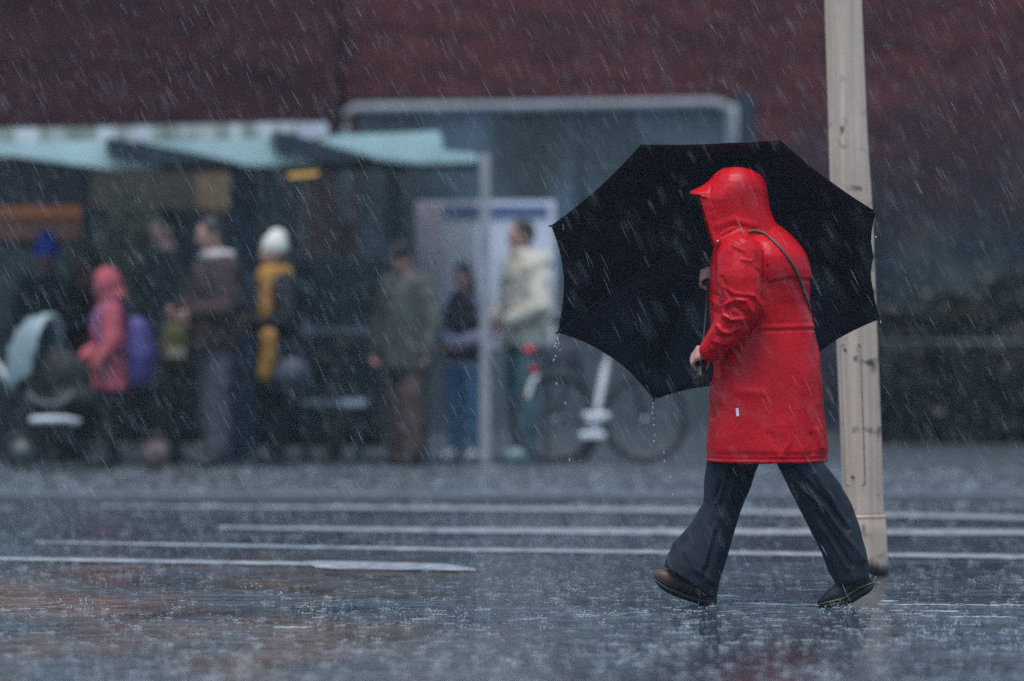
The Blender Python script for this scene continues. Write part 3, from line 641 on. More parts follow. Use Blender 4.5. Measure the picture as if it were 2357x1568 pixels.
def paint_mat():
    m,nt,b,L=basemat('worn_paint'); tc=nd(nt,'ShaderNodeTexCoord'); n1=nd(nt,'ShaderNodeTexNoise',i_Scale=9.0,i_Detail=8.0,i_Roughness=.75); L(tc.outputs['Object'],n1.inputs['Vector'])
    r=ramp(nt,[(.38,(.08,.09,.105)),(.62,(.56,.56,.58))]); L(n1.outputs['Fac'],r.inputs['Fac']); L(r.outputs['Color'],b.inputs['Base Color']); b.inputs['Roughness'].default_value=.35
    bp=nd(nt,'ShaderNodeBump',i_Strength=.5,i_Distance=.006); L(n1.outputs['Fac'],bp.inputs['Height']); L(bp.outputs['Normal'],b.inputs['Normal']); return m
PAINT=paint_mat()
def road_line(name,top,bot,z=.008):        # the upper and lower outline in picture rows, laid on the road
    mb_=MB(); T=[G(x,y,z) for x,y in top]; B_=[G(x,y,z) for x,y in bot]; n_=len(T)
    mb_.add(B_+T,[(i,i+1,n_+i+1,n_+i) for i in range(n_-1)]); return kind(mb_.obj(name,PAINT,None,False),'structure')
for top,bot in (([(230,1164),(1000,1165),(1500,1168),(2330,1186)],[(230,1167),(1000,1173),(1500,1178),(2500,1199)]),
                ([(500,1211),(1000,1215.5),(1500,1216.5),(2500,1219)],[(505,1216),(1000,1225),(1500,1230),(2500,1231)]),
                ([(80,1246),(500,1252),(1000,1260.5),(1500,1266),(2600,1279)],[(85,1250),(500,1258),(1000,1267.5),(1500,1274),(2600,1289)]),
                ([(-600,1276),(0,1282),(690,1293),(735,1294)],[(-600,1283),(0,1289),(690,1301),(735,1302)]),
                ([(690,1292.5),(760,1291),(1020,1297),(1092,1309)],[(730,1306),(760,1309),(1020,1312.5),(1098,1314)])):
    road_line('road_line',top,bot,.0092 if top[0][0]==690 else .008)
# low ridge of water draining across the road by the feet
# ================================================================== BUILDINGS
def brick(name,c1,c2,mortar,scale=1.0,low=False):
    m,nt,b,L=basemat(name); tc=nd(nt,'ShaderNodeTexCoord'); sx=nd(nt,'ShaderNodeSeparateXYZ'); L(tc.outputs['Object'],sx.inputs[0])
    cb_=nd(nt,'ShaderNodeCombineXYZ'); L(sx.outputs['X'],cb_.inputs['X']); L(sx.outputs['Z'],cb_.inputs['Y'])
    bt=nd(nt,'ShaderNodeTexBrick'); bt.inputs['Scale'].default_value=scale; bt.inputs['Brick Width'].default_value=.25; bt.inputs['Row Height'].default_value=.075; bt.inputs['Mortar Size'].default_value=.01
    bt.inputs['Color1'].default_value=(*c1,1); bt.inputs['Color2'].default_value=(*c2,1); bt.inputs['Mortar'].default_value=(*mortar,1); L(cb_.outputs[0],bt.inputs['Vector'])
    n1=nd(nt,'ShaderNodeTexNoise',i_Scale=1.5,i_Detail=7.0,i_Roughness=.6); mp=nd(nt,'ShaderNodeMapping'); mp.inputs['Scale'].default_value=(.5,1,2.6); L(tc.outputs['Object'],mp.inputs['Vector']); L(mp.outputs[0],n1.inputs['Vector'])
    r=ramp(nt,[(.25,(.5,.5,.55)),(.75,(1.4,1.25,1.2))]); L(n1.outputs['Fac'],r.inputs['Fac'])
    mx=nd(nt,'ShaderNodeMix',data_type='RGBA',blend_type='MULTIPLY'); mx.inputs[0].default_value=1; L(bt.outputs['Color'],mx.inputs[6]); L(r.outputs['Color'],mx.inputs[7]); fin=mx.outputs[2]
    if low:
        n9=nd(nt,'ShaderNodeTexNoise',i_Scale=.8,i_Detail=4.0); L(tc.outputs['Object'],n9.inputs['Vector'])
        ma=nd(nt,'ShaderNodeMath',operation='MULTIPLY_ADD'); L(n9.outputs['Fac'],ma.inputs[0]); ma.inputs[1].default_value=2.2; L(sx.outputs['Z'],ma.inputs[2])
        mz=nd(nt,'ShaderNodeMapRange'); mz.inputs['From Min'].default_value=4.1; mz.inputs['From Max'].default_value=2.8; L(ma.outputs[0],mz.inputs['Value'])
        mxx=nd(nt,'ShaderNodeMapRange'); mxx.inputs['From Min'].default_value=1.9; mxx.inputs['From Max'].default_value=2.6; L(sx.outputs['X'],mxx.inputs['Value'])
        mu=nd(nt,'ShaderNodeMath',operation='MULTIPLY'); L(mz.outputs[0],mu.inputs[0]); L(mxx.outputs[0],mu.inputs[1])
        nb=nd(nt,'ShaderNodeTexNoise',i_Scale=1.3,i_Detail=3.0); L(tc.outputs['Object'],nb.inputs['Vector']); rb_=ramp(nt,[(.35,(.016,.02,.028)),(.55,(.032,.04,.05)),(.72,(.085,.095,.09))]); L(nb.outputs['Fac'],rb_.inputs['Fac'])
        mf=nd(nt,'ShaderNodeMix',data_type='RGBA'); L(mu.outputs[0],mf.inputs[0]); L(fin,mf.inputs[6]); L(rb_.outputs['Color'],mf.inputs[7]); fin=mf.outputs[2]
    L(fin,b.inputs['Base Color'])
    bp=nd(nt,'ShaderNodeBump',i_Strength=.6,i_Distance=.01); L(bt.outputs['Fac'],bp.inputs['Height']); bp.invert=True; L(bp.outputs['Normal'],b.inputs['Normal']); b.inputs['Roughness'].default_value=.8; b.inputs['Specular IOR Level'].default_value=.12
    return m
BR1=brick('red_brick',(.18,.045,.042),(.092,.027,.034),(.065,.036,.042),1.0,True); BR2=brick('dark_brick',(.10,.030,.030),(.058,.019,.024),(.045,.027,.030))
DG=plain('dark_glass',(.016,.02,.026),.5,0); BG_=plain('blue_glass',(.10,.145,.20),.15)
_nt=BG_.node_tree; _b=_nt.nodes['Principled BSDF']; _t=nd(_nt,'ShaderNodeTexCoord'); _m=nd(_nt,'ShaderNodeMapping'); _m.inputs['Scale'].default_value=(1.6,1,.9); _n=nd(_nt,'ShaderNodeTexNoise',i_Scale=1.0,i_Detail=3.0); _r=ramp(_nt,[(.34,(.03,.034,.034)),(.5,(.05,.068,.085)),(.68,(.12,.175,.235))])
_nt.links.new(_t.outputs['Object'],_m.inputs[0]); _nt.links.new(_m.outputs[0],_n.inputs['Vector']); _nt.links.new(_n.outputs['Fac'],_r.inputs['Fac']); _nt.links.new(_r.outputs['Color'],_b.inputs['Base Color']); FR=plain('pale_frame',(.27,.28,.31),.6); DKF=plain('dark_frame',(.03,.04,.06),.5)
def bx(name,p0,p1,d,dep,mat,parent=None,bev=0):   # box from picture corners at distance d
    a=pt(*p0,d); b=pt(*p1,d); mb_=MB(); mb_.box((min(a[0],b[0]),a[1],min(a[2],b[2])),(max(a[0],b[0]),a[1]+dep,max(a[2],b[2])))
    o=mb_.obj(name,mat,None,False,bev)
    if parent is not None: keep(o,parent)
    return o
BD=46.0; X0=pt(785,0,BD)[0]
bd=empty('brick_building',(6,24.2,.06)); tag(bd,'red brick building with a wide dark window in a pale frame','building')
# red wall built round its window opening and the dark ground floor on the right
def wbox(name,x0,x1,z0,z1,y0,y1,mat,par): mb_=MB(); mb_.box((x0,y0,z0),(x1,y1,z1)); o=mb_.obj(name,mat,None,False); keep(o,par); return o
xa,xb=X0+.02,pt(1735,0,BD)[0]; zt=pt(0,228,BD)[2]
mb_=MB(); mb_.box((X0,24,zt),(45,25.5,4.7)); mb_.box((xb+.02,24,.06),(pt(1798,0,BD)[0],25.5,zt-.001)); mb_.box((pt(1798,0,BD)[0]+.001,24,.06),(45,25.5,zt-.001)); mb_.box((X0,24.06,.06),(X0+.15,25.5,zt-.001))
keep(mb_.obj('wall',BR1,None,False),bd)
wf=MB(); 
def pxb(m_,x0,y0,x1,y1,d,dep,dy=0):
    a=pt(x0,y0,d+dy); b=pt(x1,y1,d+dy); m_.box((a[0],a[1],b[2]),(b[0],a[1]+dep,a[2]))
wf.tube([pt(795,505,45.6),pt(795,300,45.6),pt(798,262,45.6),pt(815,250,45.6),pt(1200,246,45.6),pt(1640,238,45.6),pt(1668,243,45.6),pt(1680,262,45.6),pt(1683,330,45.6),pt(1686,980,45.6)],.043,10)
win=bx('window_pane',(800,227),(1672,640),BD+.1,.05,BG_,bd); fo_=wf.obj('window_frame',FR); keep(fo_,bd)
bx('downpipe',(1697,212),(1737,1000),BD-.2,.12,DKF,bd)
bx('dado',(800,640),(1672,1010),BD+.06,.1,plain('grey_render',(.085,.105,.115),.6),bd)
for x in (1335,): bx('mullion',(x-9,262),(x+9,640),BD+.03,.06,DKF,bd)
b2=empty('brick_building',(-6,24,.06)); tag(b2,'dark brown brick building behind the bus shelter roof','building')
mb_=MB(); mb_.box((-45,23.8,pt(0,385,45.8)[2]),(X0-.02,25.5,4.5)); mb_.box((-45,23.8,.06),(pt(-60,0,45.8)[0],25.5,pt(0,385,45.8)[2]-.001)); mb_.box((pt(700,0,45.8)[0],23.8,.06),(X0-.02,25.5,pt(0,385,45.8)[2]-.001)); keep(mb_.obj('wall',BR2,None,False),b2)
bx('shop_window',(-58,386),(698,1015),45.95,.05,DG,b2)
bx('fascia',(205,392),(530,478),45.7,.08,plain('brown_fascia',(.10,.065,.035),.6),b2)
bx('lit_patch_panel',(452,398),(530,482),45.6,.06,plain('lit_patch_ochre',(.34,.20,.08),.6),b2)  # added panel, its brighter ochre stands in for a warm lit patch

# ================================================================== PLANTS
def leafmat(name,c): 
    m=fabric(name,c,.45,.6,30,.2); return m
LEAF=leafmat('hedge_leaf',(.010,.018,.012)); LEAF2=leafmat('olive_leaf',(.075,.085,.03)); LEAF3=leafmat('brown_olive_leaf',(.027,.030,.022)); TWIG=plain('twig',(.05,.035,.025),.8)
def leaves(mb_,n,fn,size):
    for i in range(n):
        c=fn(); a=rng.normal(size=3); a/=np.linalg.norm(a); b=np.cross(a,rng.normal(size=3)); b/=np.linalg.norm(b); s_=size*rng.uniform(.6,1.4)
        mb_.add([c-a*s_,c+b*s_*.45,c+a*s_,c-b*s_*.45],[(0,1,2,3)])
def hedge(x0,x1,ztop,d,dep,mat,label,n,group=None,z0=.06,lump=.12):
    a,b=pt(x0,0,d)[0],pt(x1,0,d)[0]; y=d+CAM_Y; o_=empty('hedge',((a+b)/2,y,z0)); tag(o_,label,'hedge',group)
    core=MB(); nx=24; rings=[]
    for k_ in range(nx+1):
        x=a+(b-a)*k_/nx; h_=ztop-z0-.08+.06*mnoise.noise(Vector((x*2,d,0))); rings.append([(x,y+.08,z0),(x,y+.06,z0+h_*.9),(x,y+.2,z0+h_),(x,y+dep-.2,z0+h_),(x,y+dep,z0+h_*.9),(x,y+dep,z0)])
    core.loft(rings); keep(core.obj('branch_mass',TWIG),o_)
    lv=MB()
    def fn():
        x=rng.uniform(a,b); t=lump*mnoise.noise(Vector((x*2.2,d,0))); zt_=ztop+t
        if rng.random()<.6: z=rng.uniform(z0+.02,zt_); return np.array((x,y+.03+.09*mnoise.noise(Vector((x*3,z*3,d)))+rng.uniform(-.05,.06),z))
        return np.array((x,y+rng.uniform(0,dep),zt_+rng.uniform(-.08,.04)))
    leaves(lv,n,fn,.045); keep(lv.obj('foliage',mat,None,False),o_); return o_
hedge(560,880,1.36,41.5,.8,LEAF,'dark clipped hedge behind the bench in the bus shelter',3500)
hedge(-250,560,1.05,42.6,.8,LEAF,'dark hedge behind the stroller and the waiting crowd',4000)
hedge(1990,2760,1.15,42.2,.9,LEAF3,'uneven dark olive hedge beyond the beige lamp post',6500,lump=.38)
sh=empty('shrub',pt(305,1015,41.2)*np.array((1,1,0))+np.array((0,0,.06))); tag(sh,'olive green shrub behind the child in a pink hood','shrub')
lv=MB(); c0=np.array(sh.location)+np.array((0,0,1.15))
def fn():
    v=rng.normal(size=3); v/=np.linalg.norm(v); r_=rng.uniform(.35,1)**.5*(1+.25*mnoise.noise(Vector(v)*2.3)); return c0+v*r_*np.array((.32,.3,.62))
leaves(lv,2600,fn,.045); keep(lv.obj('foliage',LEAF2,None,False),sh)
tb=MB(); g0=np.array(sh.location)
for k_ in range(7):
    a=k_*.9; tb.tube([g0,g0+np.array((.05*math.cos(a),.05*math.sin(a),.5)),g0+np.array((.22*math.cos(a),.2*math.sin(a),1.3))],[.018,.013,.005],6)
keep(tb.obj('stem',TWIG),sh)
# rail fence on the right
fe=empty('rail_fence',pt(2250,1040,41.3)*np.array((1,1,0))+np.array((0,0,.06))); tag(fe,'thin grey rail fence in front of the olive hedge','fence')
k_=MB(); k_.tube([pt(1960,789,41.3),pt(2760,789,41.3)],.018,8); keep(k_.obj('rail',plain('rail_grey',(.06,.07,.075),.5,.3)),fe)
for x in (1985,2440,2700):
    k_=MB(); q=pt(x,789,41.35); k_.tube([q,(q[0],q[1],.06)],.016,8); keep(k_.obj('post',plain('post_dark',(.07,.08,.085),.5)),fe)

# ================================================================== BUS SHELTER

def frosted(name,c):
    m,nt,b,L=basemat(name); tc=nd(nt,'ShaderNodeTexCoord'); n1=nd(nt,'ShaderNodeTexNoise',i_Scale=3.0,i_Detail=5.0); L(tc.outputs['Object'],n1.inputs['Vector']); r=ramp(nt,[(.3,tuple(x*.85 for x in c)),(.7,tuple(min(1,x*1.1) for x in c))]); L(n1.outputs['Fac'],r.inputs['Fac'])
    L(r.outputs['Color'],b.inputs['Base Color']); b.inputs['Roughness'].default_value=.35; t=nd(nt,'ShaderNodeBsdfTranslucent'); L(r.outputs['Color'],t.inputs['Color']); mx=nd(nt,'ShaderNodeMixShader'); mx.inputs[0].default_value=.5
    L(b.outputs[0],mx.inputs[1]); L(t.outputs[0],mx.inputs[2]); L(mx.outputs[0],nt.nodes['Material Output'].inputs['Surface']); return m
TEAL=frosted('frosted_teal_glass',(.70,.86,.86)); SHD=plain('shelter_dark_steel',(.022,.032,.045),.45); SHG=plain('shelter_grey_steel',(.46,.45,.46),.4)
bs=empty('bus_shelter',pt(560,1074,37.4)*np.array((1,1,0))+np.array((0,0,.06))); tag(bs,'bus shelter with three overlapping frosted teal roof panels on slim posts','bus shelter')
def ppoly(pts,d): return [(pt(x,y,d)[0],pt(x,y,d)[2]) for x,y in pts]
M3=[(731,324),(771,312),(1010.6,302),(1018,346.5),(1096,354),(1098.8,366),(957.6,370.5),(857,359),(776,338)]
M2=[(328,327),(615,319),(622,351.6),(716,366.7),(706,376),(554,376),(454,351.6)]
M1=[(-560,330),(0,329),(239,324),(247,361.7),(353,379),(348,386),(242,386),(121,369),(0,352),(-560,340)]
for k_,(Pg,dd) in enumerate(((M3,37.3),(M2,37.35),(M1,37.4))):
    mb_=MB(); mb_.prism(ppoly(Pg,dd),dd+CAM_Y,dd+CAM_Y+1.2); keep(mb_.obj('roof_panel',TEAL,None,False),bs)
K3=[(622.5,304),(676,307),(731,327),(857,362),(776,375),(632,350)]; K2=[(242,319),(272,320),(328,330),(454,354.5),(544,375),(365,378),(284,361),(248,358)]
for Pg,dd in ((K3,37.24),(K2,37.28)):
    mb_=MB(); mb_.prism(ppoly(Pg,dd),dd+CAM_Y,dd+CAM_Y+1.1); keep(mb_.obj('roof_bracket',SHD,None,False),bs)
def spk():
    m,nt,b,L=basemat('weathered_fascia'); tc=nd(nt,'ShaderNodeTexCoord'); n1=nd(nt,'ShaderNodeTexNoise',i_Scale=7.0,i_Detail=3.0); mp=nd(nt,'ShaderNodeMapping'); mp.inputs['Scale'].default_value=(1,1,.2); L(tc.outputs['Object'],mp.inputs[0]); L(mp.outputs[0],n1.inputs['Vector'])
    r=ramp(nt,[(.4,(.22,.24,.20)),(.5,(.34,.36,.32)),(.6,(.62,.64,.66))]); L(n1.outputs['Fac'],r.inputs['Fac']); L(r.outputs['Color'],b.inputs['Base Color']); b.inputs['Roughness'].default_value=.5; return m
mb_=MB(); mb_.prism(ppoly([(-560,300),(0,296),(242,292.5),(620,282.5),(680,281.5),(680,318),(242,327),(0,333),(-560,340)],38.6),16.6,16.75); keep(mb_.obj('gutter',spk(),None,False),bs)
mb_=MB(); mb_.prism(ppoly([(684,283),(752,282),(757,313),(720,320),(684,320)],38.55),16.5,16.75); keep(mb_.obj('gutter_end',plain('pale_lavender',(.55,.56,.62),.5),None,False),bs)
def post(name,x0,x1,y0,d,mat,dep=.06):
    a=pt(x0,y0,d); b=pt(x1,y0,d); mb_=MB(); mb_.box((a[0],a[1],.06),(b[0],a[1]+dep,a[2])); o=mb_.obj(name,mat,None,False,.006); keep(o,bs); return o
post('front_post',1105,1127,356,37.75,SHG,.07)
post('rear_post',527,590,378,38.7,plain('post_navy',(.03,.045,.075),.5),.14); post('rear_post',890,928,372,38.7,SHD,.1); post('rear_post',188,206,380,38.7,SHD,.08)
def glassmat(a,c):
    m,nt,b,L=basemat('shelter_glass'); b.inputs['Base Color'].default_value=(*c,1); b.inputs['Roughness'].default_value=.08; b.inputs['Alpha'].default_value=a
    tc=nd(nt,'ShaderNodeTexCoord'); n1=nd(nt,'ShaderNodeTexNoise',i_Scale=3.0,i_Detail=4.0); L(tc.outputs['Object'],n1.inputs['Vector']); mr=nd(nt,'ShaderNodeMapRange'); mr.inputs['To Min'].default_value=a*.7; mr.inputs['To Max'].default_value=min(1,a*1.3); L(n1.outputs['Fac'],mr.inputs['Value']); L(mr.outputs[0],b.inputs['Alpha']); return m
GL=glassmat(.3,(.05,.075,.095))
for x0,x1 in ((210,524),(592,888),(930,1098)):
    a=pt(x0,384,38.74); b=pt(x1,1000,38.74); mb_=MB(); mb_.box((a[0],a[1],b[2]),(b[0],a[1]+.012,a[2])); keep(mb_.obj('glass_panel',GL,None,False),bs)
mb_=MB(); a=pt(-560,372,38.5); b=pt(1100,384,38.5); mb_.box((a[0],16.5,b[2]-.02),(b[0],16.62,a[2]-.0)); keep(mb_.obj('rear_beam',SHD,None,False),bs)
LAMP=emit('warm_tube',(1.0,.62,.2),.28)
wl=empty('strip_light',pt(698,402,38.2)); tag(wl,'short warm yellow strip light glowing under the bus shelter roof','lamp')
mb_=MB(); mb_.tube([pt(664,405,38.2),pt(732,398,38.2)],.016,10); keep(mb_.obj('tube',LAMP),wl)
mb_=MB(); a=pt(655,392,38.24); b=pt(741,397,38.24); mb_.box((a[0],a[1]-.05,b[2]),(b[0],a[1]+.05,a[2])); keep(mb_.obj('housing',SHD,None,False),wl)
# bench
be=empty('bench',pt(760,1060,38.3)*np.array((1,1,0))+np.array((0,0,.06))); tag(be,'grey metal bench with a backrest rail inside the bus shelter','bench')
BM=plain('bench_steel',(.20,.22,.235),.4,.3)
mb_=MB(); a=pt(672,753,38.5); b=pt(868,770,38.5); mb_.box((a[0],a[1],b[2]),(b[0],a[1]+.04,a[2])); keep(mb_.obj('backrest',BM,None,False,.008),be)
mb_=MB(); a=pt(690,922,38.1); b=pt(842,936,38.1); mb_.box((a[0],a[1],b[2]),(b[0],a[1]+.4,a[2])); sq=mb_.obj('seat',BM,None,False,.01); keep(sq,be)
mb_=MB(); a=pt(782,920,38.07); b=pt(843,937,38.07); mb_.box((a[0],a[1],b[2]),(b[0],a[1]+.41,a[2])); mb_.obj('end_trim',plain('bench_pale',(.6,.62,.68),.3),sq,False,.008)
for x in (705,826):
    mb_=MB(); a=pt(x,936,38.3); mb_.box((a[0]-.025,a[1]-.15,.06),(a[0]+.025,a[1]+.15,a[2])); keep(mb_.obj('leg',SHD,None,False,.006),be)
    mb_=MB(); a=pt(x,770,38.52); z1=pt(x,926,38.5)[2]; mb_.box((a[0]-.02,a[1],z1),(a[0]+.02,a[1]+.03,a[2])); keep(mb_.obj('bracket',SHD,None,False),be)
# information board
ib=empty('information_board',pt(1120,1060,39.0)*np.array((1,1,0))+np.array((0,0,.06))); tag(ib,'white information board with a blue header strip beside the shelter','notice board')
IW=plain('board_white',(.80,.84,.95),.4,0,1,.06); IB=plain('board_blue',(.12,.15,.32),.4)
def slab(name,x0,y0,x1,y1,d,dep,mat,par):
    a=pt(x0,y0,d); b=pt(x1,y1,d); mb_=MB(); mb_.box((a[0],a[1],b[2]),(b[0],a[1]+dep,a[2])); o=mb_.obj(name,mat,None,False); keep(o,par); return o
slab('board',957,462,1278,800,39.0,.08,IW,ib); slab('header_strip',1022,474,1262,499,38.985,.012,IB,ib)
slab('margin_panel',962,470,1018,790,38.99,.008,plain('board_pink',(.70,.62,.74),.4),ib); slab('edge_frame',1263,466,1277,795,38.985,.012,plain('edge_pale',(.72,.73,.78),.4),ib)
for x in (975,1252): slab('leg',x,800,x+10,1061,39.03,.05,SHD,ib)
# kiosk at the left edge
ki=empty('vending_kiosk',pt(70,1060,39.6)*np.array((1,1,0))+np.array((0,0,.06))); tag(ki,'dark kiosk with an orange header band behind the stroller','kiosk')
slab('cabinet',-160,378,188,1050,39.6,.7,plain('kiosk_dark',(.012,.016,.022),.5),ki); slab('header_band',-150,474,187,502,39.58,.015,plain('kiosk_orange',(.30,.095,.035),.5),ki); slab('front_panel',-150,508,187,552,39.585,.012,plain('kiosk_brown',(.13,.055,.035),.6),ki)
slab('screen',-150,575,187,760,39.585,.012,plain('kiosk_screen',(.02,.03,.035),.2),ki)

# ================================================================== PEOPLE WAITING
GRP='people waiting at the bus shelter'
def M(jc,tr,sh=(.02,.02,.022),wide=1.0,**k): return dict(jacket=fabric('jacket',jc,.85,.25,90,.4),trousers=fabric('trousers',tr,.85,.25,120,.4),shoe=plain('shoe',sh,.5),wide=wide)
def person(label,*a,**k):
    o,q=bgperson(*a,**k); tag(o,label,'person',GRP); q['o']=o; return q
def child(q,mb_,name,mat,vox=.009,sm=3,disp=None):
    o=remesh(mb_,name,mat,None,vox,sm,disp); keep(o,q['o']); return o
def beanie(q,col,tall=.07,pom=False,mat=None):
    k=q['k']; Mx=q['M']; h=MB(); h.ell(q['Hd'](-.012,0,.055),np.array((.102,.092,.088+tall*.4))*k,M=Mx); h.ell(q['Hd'](-.03,0,.10+tall*.5),np.array((.075,.07,.06+tall*.3))*k,M=Mx)
    h.ell(q['Hd'](-.008,0,.035),np.array((.106,.096,.03))*k,M=Mx)
    o=child(q,h,'beanie',mat or fabric('knit',col,.95,.2,60,.8)); 
    if pom:
        p_=MB(); p_.ell(q['Hd'](-.045,0,.16+tall),.03*k*np.ones(3)); p_.obj('pompom',mat or fabric('knit',col,.95,.2,60,.8),o)
    return o
ARMF={'L':((.03,.24,1.1),(.24,.10,1.08)),'R':((.03,.24,1.1),(.24,.08,1.1))}
# blue beanie behind the stroller, hands on the handle
q=person('person in black with a bright blue beanie standing behind the stroller',112,556,38.2,70,mats=M((.005,.006,.008),(.006,.007,.009)),arms={'L':((.05,.25,1.08),(.28,.16,.98)),'R':((.05,.25,1.08),(.28,.16,.98))},skin=SKIN_D,hair=HAIR,coat_len=.5,bow=12,bulk=1.15)
beanie(q,(.012,.035,.24))
# dark red coat
q=person('person in a dark maroon coat and dusty pink scarf beside the pink hood',199,575,38.4,40,mats=M((.045,.015,.017),(.015,.014,.016)),skin=SKIN_D,hair=HAIR,coat_len=.5,arms=ARMF)
h=MB(); h.torus(q['P'](.02,0,1.46),.085*q['k'],.035*q['k'],(0,0,1)); h.chain([q['P'](.12,.05,1.42),q['P'](.17,.06,1.2),q['P'](.17,.06,1.0)],[.05,.055,.05]); child(q,h,'scarf',fabric('dusty_pink',(.20,.085,.085),.9))
# child with the pink hood and purple backpack
PK=fabric('coral_jacket',(.52,.10,.13),.8,.2,90,.4); mm=M((.5,.1,.13),(.013,.015,.018),(.025,.022,.03)); mm['jacket']=PK
q=person('child in a coral pink hooded jacket facing the stroller',252,628,37.0,15,mats=mm,coat_len=.27,bow=10,bulk=1.12,arms={'L':((.02,.23,1.1),(.16,.2,.9)),'R':((.02,.23,1.1),(.2,.12,.98))})
h=MB(); k=q['k']; Mx=q['M']; h.ell(q['Hd'](-.03,0,.02),np.array((.125,.125,.15))*k,M=Mx); h.ell(q['Hd'](-.05,0,-.10),np.array((.13,.13,.09))*k,M=Mx); child(q,h,'hood',PK)
bp=empty('backpack',q['P'](-.2,0,.86)); tag(bp,'purple backpack worn by the child in coral pink','backpack')
PU=fabric('purple_nylon',(.085,.07,.27),.6,.25,90,.4)
h=MB(); P=q['P']; h.chain([P(-.235,0,1.20),P(-.26,0,1.0),P(-.25,0,.86)],[.10,.125,.11]); keep(remesh(h,'pack',PU,None,.009,4),bp)
h=MB(); h.chain([P(-.36,0,.98),P(-.355,0,.88)],[.05,.055]); keep(remesh(h,'front_pocket',PU,None,.008,3),bp)
for s_ in (1,-1):
    h=MB(); h.tube([P(-.16,s_*.1,1.28),P(-.06,s_*.125,1.46),P(.06,s_*.13,1.44),P(.15,s_*.13,1.3),P(.13,s_*.16,1.12),P(-.1,s_*.2,1.02)],.03*k,8,flat=.5); keep(h.obj('strap',PU),bp)
# tall man in dark slate
q=person('tallest person, dark slate jacket, standing behind the child with the backpack',388,489,37.8,30,mats=M((.012,.016,.02),(.008,.010,.013)),hair=HAIR,arms={'L':((-.02,.26,1.1),(.1,.25,.9)),'R':((.03,.24,1.1),(.2,.12,1.0))},coat_len=.45,bulk=1.1)
tb=empty('tote_bag',pt(405,840,37.4)); tag(tb,'olive and beige tote bag carried between the slate and brown jackets','bag')
h=MB(); a=pt(405,800,37.4)
h.loft([np.array([a[0]+w_*math.cos(t)*1,a[1]+.06*math.sin(t),z]) for t in np.linspace(0,2*math.pi,16,endpoint=False)] for w_,z in ((.075,pt(0,845,37.4)[2]),(.09,pt(0,820,37.4)[2]),(.085,pt(0,770,37.4)[2]),(.07,pt(0,745,37.4)[2])))
keep(h.obj('pouch',fabric('olive_canvas',(.10,.095,.035),.9)),tb)
h=MB(); h.torus((a[0],a[1],pt(0,745,37.4)[2]),.05,.008,(0,1,0),24,6); keep(h.obj('handle',fabric('olive_strap',(.06,.055,.03),.9)),tb)
slb=MB(); a0=pt(385,800,37.33); b0=pt(425,824,37.33); slb.box((a0[0],a0[1],b0[2]),(b0[0],a0[1]+.012,a0[2])); keep(slb.obj('patch',fabric('beige_patch',(.30,.28,.22),.9),None,False,.004),tb)
# brown jacket, fleece collar, phone
mm=M((.042,.023,.022),(.075,.068,.085),(.03,.028,.03),1.15)
q=person('man in a brown jacket with pale fleece collar holding a phone',498,500,36.8,28,mats=mm,hair=HAIR,arms={'L':((.06,.27,1.1),(.26,.2,1.06)),'R':((.05,.24,1.1),(.3,.05,1.08))},coat_len=.14,bulk=1.12,bow=12)
h=MB(); k=q['k']; h.torus(q['P'](-.01,0,1.455),.085*k,.04*k,(0,0,1)); child(q,h,'collar',fabric('pale_fleece',(.50,.44,.44),.95,.2,40,1.0))
ph=empty('phone',q['P'](.36,.1,1.1)); tag(ph,'dark phone held in the hands of the man in brown','phone')
h=MB(); h.box((-.004,-.036,-.07),(.004,.036,.07),M=frame(-(q['f']*.8)+np.array((0,0,.5)))); keep(h.obj('case',plain('phone_black',(.01,.01,.012),.3),None,False,.003),ph); ph.children[0].location=Vector(ph.location); 
h=MB(); h.box((.0045,-.032,-.064),(.0052,.032,.064),M=frame(-(q['f']*.8)+np.array((0,0,.5)))); sc_=h.obj('screen',plain('phone_glass',(.03,.035,.045),.1),None,False); keep(sc_,ph); sc_.location=Vector(ph.location)
# white beanie and mustard scarf
mm=M((.007,.010,.014),(.007,.009,.013),(.015,.015,.018))
q=person('woman in a cream beanie and mustard yellow scarf facing the brown jacket',638,549,37.0,22,mats=mm,hair=HAIR_B,hairstyle='long',coat_len=.48,bulk=1.12,arms={'L':((.03,.26,1.12),(.25,.02,1.06)),'R':((.04,.25,1.12),(.27,.0,1.1))})
beanie(q,(.80,.76,.68),.035,False)
h=MB(); k=q['k']; MU=fabric('mustard_knit',(.36,.175,.035),.95,.25,60,.8)
h.torus(q['P'](.015,0,1.47),.085*k,.05*k,(0,0,1)); h.torus(q['P'](.02,0,1.42),.10*k,.05*k,(0,0,1)); h.chain([q['P'](.10,.08,1.44),q['P'](.13,.13,1.2),q['P'](.13,.13,1.0)],[.055,.056,.05]); child(q,h,'scarf',MU)
h=MB(); pz=[pt(x,y,36.72) for x,y in ((618,775),(618,820),(610,862))]
for a,b in zip(pz[:-1],pz[1:]): h.cap(a,.058,b,.052)
child(q,h,'scarf_end',MU)
hb_=empty('handbag',pt(668,905,36.75)); tag(hb_,'dark blue grey handbag on the arm of the woman in mustard','bag')
h=MB(); a=pt(668,868,36.75); h.ell(a,(.14,.09,.12)); h.ell(a+np.array((.03,0,.05)),(.10,.07,.08)); keep(remesh(h,'pouch',fabric('navy_nylon',(.028,.036,.055),.6),None,.009,4,lambda co,nm: co+nm*(nz(co,14,14,14)*.012)[:,None]),hb_)
h=MB(); h.torus(a+np.array((0,0,.13)),.085,.011,(.3,1,0),26,6); keep(h.obj('handle',fabric('navy_strap',(.02,.025,.035),.6)),hb_)
